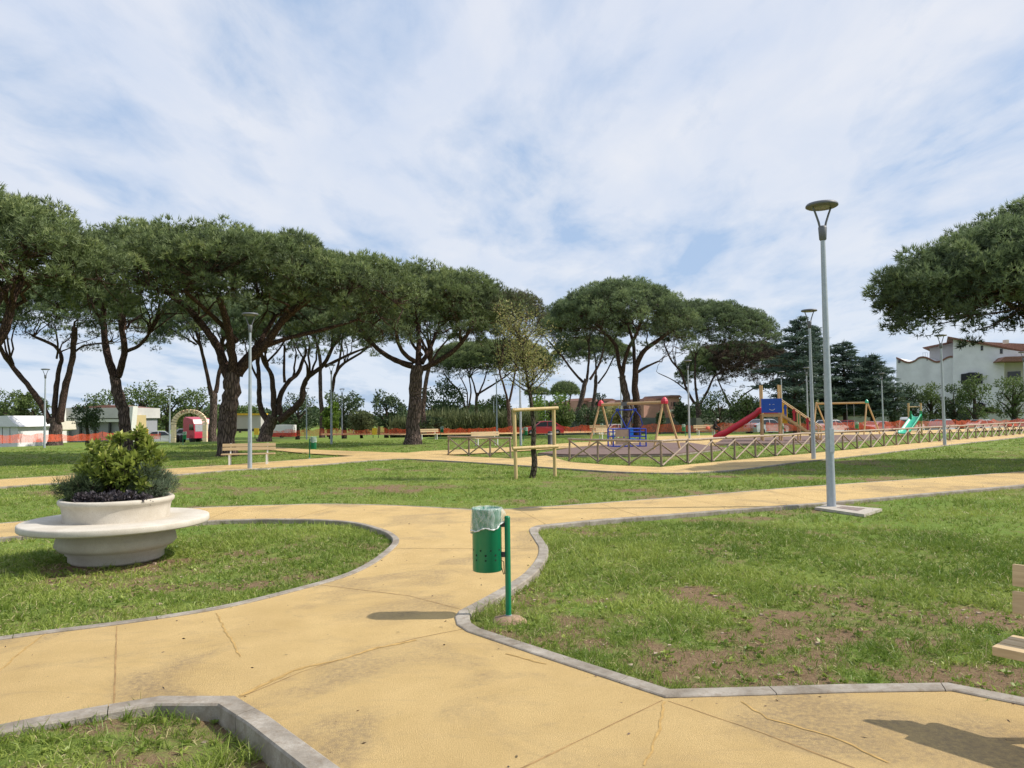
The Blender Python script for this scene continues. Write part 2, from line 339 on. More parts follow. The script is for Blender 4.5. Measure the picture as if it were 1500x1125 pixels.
# ------------------------------------------------------------------ object helpers
def setp(o, label=None, cat=None, group=None, kind=None):
    if label: o['label'] = label
    if cat: o['category'] = cat
    if group: o['group'] = group
    if kind: o['kind'] = kind
    return o
def thing(name, label, cat, loc=(0, 0, 0), rz=0.0, group=None):
    o = bpy.data.objects.new(name, None); COL.objects.link(o); o.empty_display_size = 0.2
    o.location = loc; o.rotation_euler = (0, 0, rz)
    return setp(o, label, cat, group)
def copy_tree(o, parent=None):
    c = o.copy(); COL.objects.link(c); c.parent = parent
    for ch in list(o.children): copy_tree(ch, c)
    return c
class MB:
    def __init__(s): s.v = []; s.f = []; s.mi = []; s.cur = 0; s.sm = []
    def add(s, vs, fs, smooth=False):
        n = len(s.v); s.v.extend([tuple(x) for x in vs])
        for f in fs: s.f.append([i + n for i in f]); s.mi.append(s.cur); s.sm.append(smooth)
    def box(s, c, d, rz=0.0, mtx=None, bev=0.0):
        hx, hy, hz = d[0] / 2, d[1] / 2, d[2] / 2
        if bev > 0:
            bm = bmesh.new(); bmesh.ops.create_cube(bm, size=1)
            for v in bm.verts: v.co = Vector((v.co.x * d[0], v.co.y * d[1], v.co.z * d[2]))
            bmesh.ops.bevel(bm, geom=bm.edges[:], offset=bev, segments=2, affect='EDGES', profile=0.7)
            vs = [v.co.copy() for v in bm.verts]; fs = [[v.index for v in f.verts] for f in bm.faces]
            bm.verts.index_update(); fs = [[v.index for v in f.verts] for f in bm.faces]; bm.free()
        else:
            vs = [Vector((x * hx, y * hy, z * hz)) for z in (-1, 1) for y in (-1, 1) for x in (-1, 1)]
            fs = [[0, 2, 3, 1], [4, 5, 7, 6], [0, 1, 5, 4], [2, 6, 7, 3], [0, 4, 6, 2], [1, 3, 7, 5]]
        T = Matrix.Translation(c) @ (mtx if mtx else Matrix.Rotation(rz, 4, 'Z'))
        s.add([T @ v for v in vs], fs)
    def beam(s, a, b, w, h=None, up=Vector((0, 0, 1)), bev=0.0):
        a = Vector(a); b = Vector(b); h = h or w; d = b - a; L = d.length; x = d.normalized()
        y = up.cross(x)
        if y.length < 1e-4: y = Vector((0, 1, 0))
        y.normalize(); z = x.cross(y)
        mt = Matrix((x, y, z)).transposed().to_4x4()
        s.box((a + b) / 2, (L, w, h), mtx=mt, bev=bev)
    def tube(s, pts, rad, n=8, cap=True, smooth=True):
        pts = [Vector(p) for p in pts]
        if isinstance(rad, (int, float)): rad = [rad] * len(pts)
        vs = []; fs = []; ref = None
        for i, p in enumerate(pts):
            t = (pts[min(i + 1, len(pts) - 1)] - pts[max(i - 1, 0)])
            if t.length < 1e-6: t = Vector((0, 0, 1))
            t.normalize()
            if ref is None:
                ref = Vector((1, 0, 0)) if abs(t.x) < 0.9 else Vector((0, 1, 0))
            u = (ref - t * ref.dot(t))
            if u.length < 1e-4: u = t.orthogonal()
            u.normalize(); ref = u; w = t.cross(u)
            for k in range(n):
                a = 2 * math.pi * k / n
                vs.append(p + (u * math.cos(a) + w * math.sin(a)) * rad[i])
        for i in range(len(pts) - 1):
            for k in range(n):
                k2 = (k + 1) % n
                fs.append([i * n + k, i * n + k2, (i + 1) * n + k2, (i + 1) * n + k])
        s.add(vs, fs, smooth)
        if cap:
            s.add(vs[:n][::-1], [list(range(n))]); s.add(vs[-n:], [list(range(n))])
    def lathe(s, prof, c=(0, 0, 0), n=32, smooth=True, close=False):
        vs = []; fs = []; m = len(prof)
        for r, z in prof:
            for k in range(n):
                a = 2 * math.pi * k / n; vs.append((c[0] + r * math.cos(a), c[1] + r * math.sin(a), c[2] + z))
        rng = m if close else m - 1
        for i in range(rng):
            j = (i + 1) % m
            for k in range(n):
                k2 = (k + 1) % n; fs.append([i * n + k, i * n + k2, j * n + k2, j * n + k])
        s.add(vs, fs, smooth)
        if not close:
            if prof[0][0] > 1e-4: s.add(vs[:n][::-1], [list(range(n))])
            if prof[-1][0] > 1e-4: s.add(vs[-n:], [list(range(n))])
    def prism(s, pts, off, smooth=False):
        """closed outline (3D points) extruded by vector off"""
        n = len(pts); off = Vector(off); a = [Vector(p) for p in pts]; b = [p + off for p in a]
        s.add(a + b, [list(range(n))[::-1], list(range(n, 2 * n))] + [[i, (i + 1) % n, n + (i + 1) % n, n + i] for i in range(n)])
    def build(s, name, mats, parent=None, loc=None):
        me = bpy.data.meshes.new(name); me.from_pydata(s.v, [], s.f)
        if not isinstance(mats, (list, tuple)): mats = [mats]
        for m_ in mats: me.materials.append(m_)
        me.polygons.foreach_set('material_index', s.mi); me.polygons.foreach_set('use_smooth', s.sm)
        me.update()
        bm = bmesh.new(); bm.from_mesh(me); bmesh.ops.recalc_face_normals(bm, faces=bm.faces[:]); bm.to_mesh(me); bm.free()
        o = bpy.data.objects.new(name, me); COL.objects.link(o)
        if parent: o.parent = parent
        if loc is not None: o.location = loc
        return o
def np_mesh(name, V, Fc, m_, tint=None, parent=None, loc=None, attr='tint', smooth=False):
    """V (n,3) float, Fc (k,3|4) int"""
    me = bpy.data.meshes.new(name); V = np.asarray(V, dtype=np.float32); Fc = np.asarray(Fc, dtype=np.int32); k = Fc.shape[1]
    me.vertices.add(len(V)); me.vertices.foreach_set('co', V.ravel())
    me.loops.add(Fc.size); me.loops.foreach_set('vertex_index', Fc.ravel())
    me.polygons.add(len(Fc)); me.polygons.foreach_set('loop_start', np.arange(0, Fc.size, k, dtype=np.int32))
    me.polygons.foreach_set('loop_total', np.full(len(Fc), k, dtype=np.int32))
    if smooth: me.polygons.foreach_set('use_smooth', np.ones(len(Fc), dtype=bool))
    me.materials.append(m_)
    if tint is not None:
        a = me.attributes.new(attr, 'FLOAT', 'POINT'); a.data.foreach_set('value', np.asarray(tint, dtype=np.float32))
    me.update(); me.validate()
    o = bpy.data.objects.new(name, me); COL.objects.link(o)
    if parent: o.parent = parent
    if loc is not None: o.location = loc
    return o
def nrm(a): return a / np.maximum(np.linalg.norm(a, axis=1, keepdims=True), 1e-6)
def blades(C, D, L, W, tint, rng, bend=0.0):
    """thin triangles from C along D"""
    n = len(C); D = nrm(D); s = nrm(np.cross(D, rng.normal(size=(n, 3))))
    W = np.broadcast_to(W, (n,))[:, None] * 0.5; L = np.broadcast_to(L, (n,))[:, None]
    V = np.empty((n, 3, 3)); V[:, 0] = C - s * W; V[:, 1] = C + s * W; V[:, 2] = C + D * L
    return V.reshape(-1, 3), np.arange(n * 3).reshape(-1, 3), np.repeat(tint, 3)
def leaves(C, D, L, W, tint, rng):
    """rhombus leaves starting at C, pointing along D"""
    n = len(C); D = nrm(D); s = nrm(np.cross(D, rng.normal(size=(n, 3)))); W = np.broadcast_to(W, (n,))[:, None] * 0.5; L = np.broadcast_to(L, (n,))[:, None]
    V = np.empty((n, 4, 3)); V[:, 0] = C; V[:, 1] = C + D * L * 0.5 + s * W; V[:, 2] = C + D * L; V[:, 3] = C + D * L * 0.5 - s * W
    return V.reshape(-1, 3), np.arange(n * 4).reshape(-1, 4), np.repeat(tint, 4)
def cat3(parts):
    Vs, Fs, Ts = [], [], []; o = 0
    for V, Fc, T in parts:
        Vs.append(V); Fs.append(Fc + o); Ts.append(T); o += len(V)
    return np.concatenate(Vs), np.concatenate(Fs), np.concatenate(Ts)

# ------------------------------------------------------------------ spline helper
def catmull(pts, sub=5):
    o = []
    n = len(pts)
    for i in range(n - 1):
        p0 = pts[max(i - 1, 0)]; p1 = pts[i]; p2 = pts[i + 1]; p3 = pts[min(i + 2, n - 1)]
        for k in range(sub):
            t = k / sub
            o.append(0.5 * ((2 * p1) + (-p0 + p2) * t + (2 * p0 - 5 * p1 + 4 * p2 - p3) * t * t + (-p0 + 3 * p1 - 3 * p2 + p3) * t ** 3))
    o.append(pts[-1]); return o
def PP(l, z=0.0): return [P(u, v, z) for u, v in l]

# ------------------------------------------------------------------ ground plan
K_isl = PP([(-160, 1086), (0, 1064), (60, 1052), (150, 1036), (235, 1022)]) + PP([(345, 1022), (395, 1052), (495, 1125), (800, 1348)])
e1 = PP([(1900, 672), (1700, 691), (1500, 710), (1350, 723.5), (1200, 737), (1050, 748), (950, 756), (880, 761)])
e2 = catmull(PP([(880, 761), (800, 769), (782, 772), (775, 777.5), (784, 793.5), (789, 803), (786, 818), (770, 838), (748, 854), (710, 876), (672, 896)]), 4)
e3 = PP([(666, 905), (669, 916), (684, 926), (800, 965), (875, 990), (975, 1023), (1120, 1019), (1250, 1015), (1395, 1013), (1500, 1034), (1900, 1114)])
K_right = e1[:-1] + e2 + e3
K_left = catmull(PP([(-300, 812), (0, 788), (33, 785), (160, 775), (301, 763.5), (365, 761), (408, 760.5), (472, 761.5), (525, 766), (564, 776.5), (579, 784), (585, 792), (578, 803), (550, 825), (505, 846), (419, 870), (349, 887), (280, 900), (170, 916), (0, 938), (-300, 985)]), 4)
A_up = catmull(PP([(-300, 792), (0, 767), (150, 754), (280, 744.5), (408, 740), (472, 738.5), (560, 740), (635, 743.5), (690, 747)]), 3) + PP([(748, 746), (880, 737), (1000, 728), (1160, 714.5), (1500, 691), (1900, 662)])
pathA = list(K_isl) + PP([(1700, 1500), (2300, 1180)]) + list(reversed(e3)) + list(reversed(e2))[1:] + list(reversed(e1))[1:] + list(reversed(A_up)) + list(K_left)
B_lo = PP([(-300, 737), (0, 713), (104, 705.5), (254, 695), (340, 688), (450, 681.6), (536, 674.5), (579, 672), (594, 671.6), (667, 675), (752, 680.5), (816, 685), (880, 689)]) + catmull(PP([(880, 689), (914, 690.8), (957, 692), (1000, 692), (1036, 690.5), (1084, 687), (1127, 681.5), (1170, 676)]), 3)[1:] + PP([(1251, 668), (1330, 658.5), (1387, 651.5), (1500, 639.5), (1700, 617)])
B_up = PP([(-300, 723), (0, 702), (104, 696), (254, 686), (340, 680.5), (399, 676), (455, 672), (519, 667.7)]) + PP([(450, 664), (408, 660), (345, 655), (345, 650.5), (404, 655), (450, 658), (515, 660.5), (594, 663), (645, 666), (658, 666.8), (718, 670), (750, 671.6), (800, 667), (833, 676), (893, 681), (967, 684), (1042, 677), (1106, 671), (1170, 665.5), (1296, 653.5), (1387, 644.5), (1500, 634.5), (1700, 613.5)])
pathB = list(B_lo) + list(reversed(B_up))
C_ = PP([(594, 663), (620, 660.5), (700, 657), (750, 654.5), (850, 647.5), (960, 645), (960, 638.5), (1080, 637), (1200, 635), (1330, 631), (1500, 625)]) + PP([(1500, 628), (1330, 636), (1200, 641), (1100, 644), (1060, 652), (960, 655.5), (850, 655), (750, 661), (690, 664.5), (645, 666)])
pathC = C_
pathD = PP([(470, 634.5), (600, 634.3), (760, 632.8), (930, 630), (930, 632.5), (760, 635.3), (600, 636.8), (470, 637)])

def slab(name, poly, z, mtl, thick=0.2):
    bm = bmesh.new(); vs = [bm.verts.new((p.x, p.y, z)) for p in poly]
    f = bm.faces.new(vs)
    if f.normal.z < 0: f.normal_flip()
    bm.normal_update()
    r = bmesh.ops.triangulate(bm, faces=[f], ngon_method='BEAUTY')
    me = bpy.data.meshes.new(name); bm.to_mesh(me); bm.free()
    me.materials.append(mtl)
    for p in me.polygons:
        pass
    o = bpy.data.objects.new(name, me); COL.objects.link(o); setp(o, kind='structure'); return o
path_o = slab('path', pathA, 0.0, M['path'])
slab('path', pathB, -0.004, M['path']); slab('path', pathC, -0.008, M['path']); slab('path', pathD, -0.012, M['path'])

def offset(poly, dist):
    o = []
    n = len(poly)
    for i, p in enumerate(poly):
        a = poly[max(i - 1, 0)]; c = poly[min(i + 1, n - 1)]
        d1 = (p - a).xy if i > 0 else (c - p).xy
        d2 = (c - p).xy if i < n - 1 else (p - a).xy
        d1 = d1.normalized(); d2 = d2.normalized()
        n1 = Vector((-d1.y, d1.x)); n2 = Vector((-d2.y, d2.x)); m_ = (n1 + n2)
        if m_.length < 0.2: m_ = n1
        m_.normalize(); k = dist / max(0.5, m_.dot(n1))
        o.append(Vector((p.x + m_.x * k, p.y + m_.y * k, p.z)))
    return o
def kerb(poly, side, w=0.12, top=0.012, stone=1.0, name='kerb', rmax=60):
    """run of kerb stones; side +1 = left of travel"""
    inner = poly; outer = offset(poly, side * w)
    mb = MB(); 
    # resample by length so each stone is ~1 m with a thin gap
    acc = 0.0; cur = [(inner[0], outer[0])]
    def flush(cur):
        if len(cur) < 2: return
        vs = []; rot = 0.012
        for a, b in cur:
            d = (b - a); e = d.normalized() * 0.008
            vs += [(a.x, a.y, -0.3), (a.x, a.y, top - 0.006), (a.x + e.x, a.y + e.y, top), (b.x - e.x, b.y - e.y, top), (b.x, b.y, top - 0.012), (b.x, b.y, -0.3)]
        fs = []
        for i in range(len(cur) - 1):
            for k in range(5): fs.append([i * 6 + k, i * 6 + k + 1, (i + 1) * 6 + k + 1, (i + 1) * 6 + k])
        fs.append([0, 1, 2, 3, 4, 5]); q = (len(cur) - 1) * 6; fs.append([q + 5, q + 4, q + 3, q + 2, q + 1, q])
        mb.add(vs, fs)
    for i in range(len(inner) - 1):
        a0, b0 = inner[i], outer[i]; a1, b1 = inner[i + 1], outer[i + 1]; L = (a1 - a0).length
        if min(a0.length, a1.length) > rmax: continue
        pos = 0.0
        while acc + (L - pos) >= stone:
            pos += stone - acc; t = pos / L
            pa = a0.lerp(a1, t); pb = b0.lerp(b1, t); cur.append((pa, pb)); flush(cur)
            t2 = min(1.0, (pos + 0.006) / L); cur = [(a0.lerp(a1, t2), b0.lerp(b1, t2))]; acc = 0.0
        acc += L - pos; cur.append((a1, b1))
    flush(cur)
    o = mb.build(name, M['kerb']); setp(o, kind='structure'); return o
kerb(K_right, +1); kerb(K_left, -1, w=0.09); kerb(K_isl, -1, w=0.13, top=0.014)
kerb(A_up, +1, w=0.07, top=0.004); kerb(B_lo, -1, w=0.07, top=0.0); kerb(B_up[:8], +1, w=0.07, top=0.0)

# joints and cracks in the paving, thin sheets just proud of the slab
def strip(mb, pts, w, z, wob=0.0, sub=0.12, seed=0):
    rr = random.Random(seed); W = []
    for i in range(len(pts) - 1):
        a, b = pts[i], pts[i + 1]; n = max(1, int((b - a).length / sub))
        for k in range(n): W.append(a.lerp(b, k / n))
    W.append(pts[-1])
    L = []; Rr = []
    for i, p in enumerate(W):
        d = (W[min(i + 1, len(W) - 1)] - W[max(i - 1, 0)]).xy.normalized(); nx = Vector((-d.y, d.x))
        ww = w * (0.6 + 0.8 * rr.random()) * 0.5 if wob else w / 2; sh = rr.uniform(-wob, wob)
        L.append((p.x + nx.x * (ww + sh), p.y + nx.y * (ww + sh), z)); Rr.append((p.x - nx.x * (ww - sh), p.y - nx.y * (ww - sh), z))
    n = len(L); mb.add(L + Rr, [[i, i + 1, n + i + 1, n + i] for i in range(n - 1)])
mb = MB()
for l in ([(171, 917), (167, 1031)], [(351, 1022), (440, 985), (540, 953), (610, 935), (681, 921)], [(979, 1027), (1120, 1075), (1290, 1140)], [(970, 1026), (900, 1060), (745, 1135)],
          [(676, 893), (600, 873), (470, 857)], [(577, 803.5), (786, 803.5)], [(640, 772), (776, 772)], [(1000, 729.5), (1080, 746)], [(880, 738), (940, 757)], [(1120, 718), (1210, 736)], [(1240, 710), (1330, 725)], [(760, 747), (800, 768)], [(500, 739.5), (430, 760)], [(350, 743), (300, 762)]):
    strip(mb, PP(l), 0.010, 0.0015, 0.002, 0.15, 3)
jo = mb.build('path_joint', M['joint']); setp(jo, kind='structure')
mb = MB()
for i, l in enumerate(([(66, 929), (30, 955), (-20, 1000)], [(352, 1020), (400, 996), (440, 979), (500, 966), (545, 951), (610, 938)], [(972, 1028), (970, 1050), (962, 1080), (945, 1122)], [(1086, 1028), (1105, 1040), (1125, 1053), (1160, 1062), (1195, 1073), (1235, 1085), (1265, 1100), (1300, 1118)],
                       [(318, 898), (330, 925), (338, 935), (352, 962)], [(740, 958), (800, 973)])):
    strip(mb, PP(l), 0.012 if i != 1 else 0.026, 0.0028, 0.008, 0.05, i)
cr = mb.build('path_crack', M['crackstain']); setp(cr, kind='structure')

# ------------------------------------------------------------------ terrain
def inpoly(x, y, poly):
    px = np.array([p[0] for p in poly]); py = np.array([p[1] for p in poly]); ins = np.zeros(x.shape, bool); j = len(px) - 1
    for i in range(len(px)):
        c = ((py[i] > y) != (py[j] > y)) & (x < (px[j] - px[i]) * (y - py[i]) / (py[j] - py[i] + 1e-12) + px[i])
        ins ^= c; j = i
    return ins
def segdist(x, y, poly):
    d = np.full(x.shape, 1e9)
    for a, b in zip(poly[:-1], poly[1:]):
        vx, vy = b.x - a.x, b.y - a.y; L = vx * vx + vy * vy + 1e-9
        t = np.clip(((x - a.x) * vx + (y - a.y) * vy) / L, 0, 1)
        d = np.minimum(d, np.hypot(x - a.x - t * vx, y - a.y - t * vy))
    return d
isl = [Vector((p.x, p.y, 0)) for p in offset(K_isl, 0.05)] + [P(900, 1500), Vector((-6, 0.5, 0))]
def isz(x): return -0.035 - 0.085 * np.clip((x + 2.3) / 0.8, 0, 1)
radii = [0.0, 0.6, 1.2, 1.8]
r = 2.2
while r < 14: radii.append(r); r *= 1.014
while r < 110: radii.append(r); r *= 1.03
while r < 3500: radii.append(r); r *= 1.12
angs = list(np.arange(40, 140, 0.4)) + list(np.arange(140, 400, 6.5))
RR, AA = np.meshgrid(np.array(radii), np.radians(np.array(angs)), indexing='ij')
TX = RR * np.cos(AA); TY = RR * np.sin(AA)
t = np.clip((RR - 62) / 30, 0, 1); Z = LZ - 0.85 * t * t * (3 - 2 * t)
Z = Z + (fbm(TX * 0.9, TY * 0.9, 5, 3) - 0.6) * 0.05 * np.clip((30 - RR) / 20, 0, 1)
dn = np.minimum(np.minimum(segdist(TX, TY, K_right), segdist(TX, TY, K_left)), segdist(TX, TY, A_up))
Z = np.where(dn < 0.5, np.minimum(Z, LZ + 0.02), Z)
Z = np.where(inpoly(TX, TY, isl), isz(TX) + (fbm(TX * 2, TY * 2, 8, 3) - 0.5) * 0.03, Z)
Z = np.minimum(Z, -0.022)
nr, na = RR.shape
V = np.stack([TX, TY, Z], -1).reshape(-1, 3)
ii, jj = np.meshgrid(np.arange(nr - 1), np.arange(na), indexing='ij'); j2 = (jj + 1) % na
Fq = np.stack([ii * na + jj, (ii + 1) * na + jj, (ii + 1) * na + j2, ii * na + j2], -1).reshape(-1, 4)
CV = cover(TX, TY).ravel()
far = np.clip((RR.ravel() - 14) / 25, 0, 1); CV = CV * (1 - far * 0.5) + far * 0.5
g = np_mesh('ground', V, Fq, M['lawn'], CV, attr='cover', smooth=True); setp(g, kind='structure')

# ------------------------------------------------------------------ grass
def lawn_ok(x, y):
    bad = np.zeros(x.shape, bool)
    for p in (pathA, pathB, pathC): bad |= inpoly(x, y, p)
    for k, s, w in ((K_right, 1, 0.12), (K_left, -1, 0.09), (K_isl, -1, 0.13)):
        bad |= segdist(x, y, offset(k, s * w * 0.5)) < w * 0.42
    q = P(745, 910, LZ); bad |= np.hypot(x - q.x, (y - q.y) * 1.1) < .17
    return ~bad
def zterr(x, y):
    r_ = np.hypot(x, y); t = np.clip((r_ - 62) / 30, 0, 1); z = LZ - 0.85 * t * t * (3 - 2 * t)
    z = z + (fbm(x * 0.9, y * 0.9, 5, 3) - 0.6) * 0.05 * np.clip((30 - r_) / 20, 0, 1)
    z = np.minimum(z, -0.022)
    return np.where(inpoly(x, y, isl), isz(x), z)
rng = np.random.default_rng(11)
parts = []
def grass_band(r0, r1, dens, nb, L0, W, a0=47, a1=133, two=True):
    area = math.pi * (r1 * r1 - r0 * r0) * (a1 - a0) / 360; n = int(area * dens)
    rr = np.sqrt(rng.uniform(r0 * r0, r1 * r1, n)); an = np.radians(rng.uniform(a0, a1, n))
    x = rr * np.cos(an); y = rr * np.sin(an)
    c = cover(x, y)
    if r1 <= 20:
        dk = np.minimum(np.minimum(segdist(x, y, K_right), segdist(x, y, K_left)), segdist(x, y, K_isl)); c = np.clip(c + .75 * np.exp(-np.maximum(dk - .12, 0) / .16) * (fbm(x * 2.2, y * 2.2, 41, 2) > .42), 0, 1)
    fade = np.clip((rr - 25) / 20, 0, 1)
    keep = rng.random(n) < (0.26 + 0.74 * c ** 1.1) * (1 - fade * 0.3)
    x, y, c = x[keep], y[keep], c[keep]; k = lawn_ok(x, y); x, y, c = x[k], y[k], c[k]
    inis = inpoly(x, y, isl)
    z = zterr(x, y); n = len(x)
    ht = 0.45 + 1.15 * np.clip(fbm(x * 1.3, y * 1.3, 21, 3) * 1.6 - .3, 0, 1.2) * c
    tint0 = np.clip(fbm(x * 0.7, y * 0.9, 31, 3) * 1.3 - 0.28 + rng.normal(0, 0.1, n), 0, 0.8)
    C = np.repeat(np.stack([x, y, z - 0.005], 1), nb, 0); N = len(C)
    C[:, :2] += rng.normal(0, 0.018 if r0 < 15 else 0.05, (N, 2))
    lean = rng.normal(0, 0.62, (N, 2)); D = np.concatenate([lean, np.ones((N, 1))], 1); D = nrm(D)
    L = L0 * np.repeat(ht, nb) * rng.uniform(0.5, 1.35, N)
    T = np.clip(np.repeat(tint0, nb) + rng.normal(0, 0.12, N), 0, 0.84); dry = rng.random(N) < 0.12 + 0.14 * (1 - np.repeat(c, nb)); T[dry] = 1.0
    D[dry, 2] *= 0.35; D = nrm(D)
    s = nrm(np.cross(D, rng.normal(size=(N, 3)))) * W * 0.5
    if two:
        m1 = C + D * (L * 0.55)[:, None]; D2 = D.copy(); D2[:, 2] -= rng.uniform(0.1, 1.0, N); D2 = nrm(D2); tip = m1 + D2 * (L * 0.5)[:, None]
        VV = np.stack([C - s, C + s, m1 + s * 0.8, m1 - s * 0.8, tip], 1).reshape(-1, 3); b = np.arange(N) * 5
        Ft = np.concatenate([np.stack([b, b + 1, b + 2], 1), np.stack([b, b + 2, b + 3], 1), np.stack([b + 3, b + 2, b + 4], 1)])
        parts.append((VV, Ft, np.repeat(T, 5)))
    else:
        parts.append(blades(C, D, L, W, T, rng))
grass_band(2.4, 6.5, 640, 6, 0.088, 0.0056)
grass_band(6.5, 12, 340, 6, 0.082, 0.0076)
grass_band(12, 20, 80, 6, 0.075, 0.013, two=False)
grass_band(20, 34, 44, 6, 0.075, 0.020, two=False)
grass_band(34, 58, 12, 6, 0.08, 0.035, two=False)
V_, F_, T_ = cat3(parts)
go = np_mesh('grass', V_, F_, M['grass'], T_); setp(go, 'short patchy green grass growing over brown soil', 'grass', kind='stuff')
# small weeds and pebbles: loose ground cover
rng = np.random.default_rng(5)
n = 2600; rr = np.sqrt(rng.uniform(2.6 ** 2, 11 ** 2, n)); an = np.radians(rng.uniform(47, 133, n)); x = rr * np.cos(an); y = rr * np.sin(an); k = lawn_ok(x, y); x, y = x[k], y[k]
z = zterr(x, y); N = len(x) * 7; C = np.repeat(np.stack([x, y, z + 0.012], 1), 7, 0); D = np.concatenate([rng.normal(0, 1, (N, 2)), rng.uniform(0.2, 1.0, (N, 1))], 1)
V_, F_, T_ = leaves(C, D, rng.uniform(0.02, 0.05, N), rng.uniform(0.012, 0.028, N), np.repeat(rng.uniform(0, 0.8, len(x)), 7), rng)
wo = np_mesh('weeds', V_, F_, M['grass'], T_); setp(wo, 'small broad-leaved weeds scattered between the grass blades', 'weeds', kind='stuff')
mb = MB()
rr_ = random.Random(4)
for i in range(420):
    r0 = math.sqrt(rr_.uniform(7, 120)); a = R_(rr_.uniform(48, 132)); x, y = r0 * math.cos(a), r0 * math.sin(a)
    if not lawn_ok(np.array([x]), np.array([y]))[0]: continue
    s = rr_.uniform(0.006, 0.02); zz = float(zterr(np.array([x]), np.array([y]))[0]) + s * 0.3
    pv = [Vector((rr_.uniform(.6, 1) * dx, rr_.uniform(.6, 1) * dy, rr_.uniform(.4, .7) * dz)) * s for dx in (-1, 1) for dy in (-1, 1) for dz in (-1, 1)]
    mb.add([Vector((x, y, zz)) + v for v in pv], [[0, 1, 3, 2], [4, 6, 7, 5], [0, 4, 5, 1], [2, 3, 7, 6], [0, 2, 6, 4], [1, 5, 7, 3]])
pe = mb.build('gravel', plain('pebble', (0.40, 0.31, 0.22), 0.9, var=0.3)); setp(pe, 'small tan pebbles and clods lying on the bare soil', 'pebbles', kind='stuff')

rng = np.random.default_rng(19); n = 5200; rr = np.sqrt(rng.uniform(6.5, 400, n)); an = np.radians(rng.uniform(46, 134, n)); x = rr * np.cos(an); y = rr * np.sin(an)
onp = inpoly(x, y, pathA); dk = np.minimum(np.minimum(segdist(x, y, K_right), segdist(x, y, K_left)), segdist(x, y, K_isl)); k = onp & (rng.random(n) < .10 + .9 * np.exp(-dk / .12)); x, y = x[k], y[k]; N = len(x)
V_, F_, T_ = leaves(np.stack([x, y, np.full(N, .004)], 1), np.concatenate([rng.normal(0, 1, (N, 2)), np.full((N, 1), .05)], 1), rng.uniform(.012, .045, N), rng.uniform(.004, .014, N), rng.random(N), rng)
lo_ = np_mesh('leaf_litter', V_, F_, M['needlebrown'], T_); setp(lo_, 'tiny dry leaf and needle scraps along the edges of the yellow path', 'litter', kind='stuff')

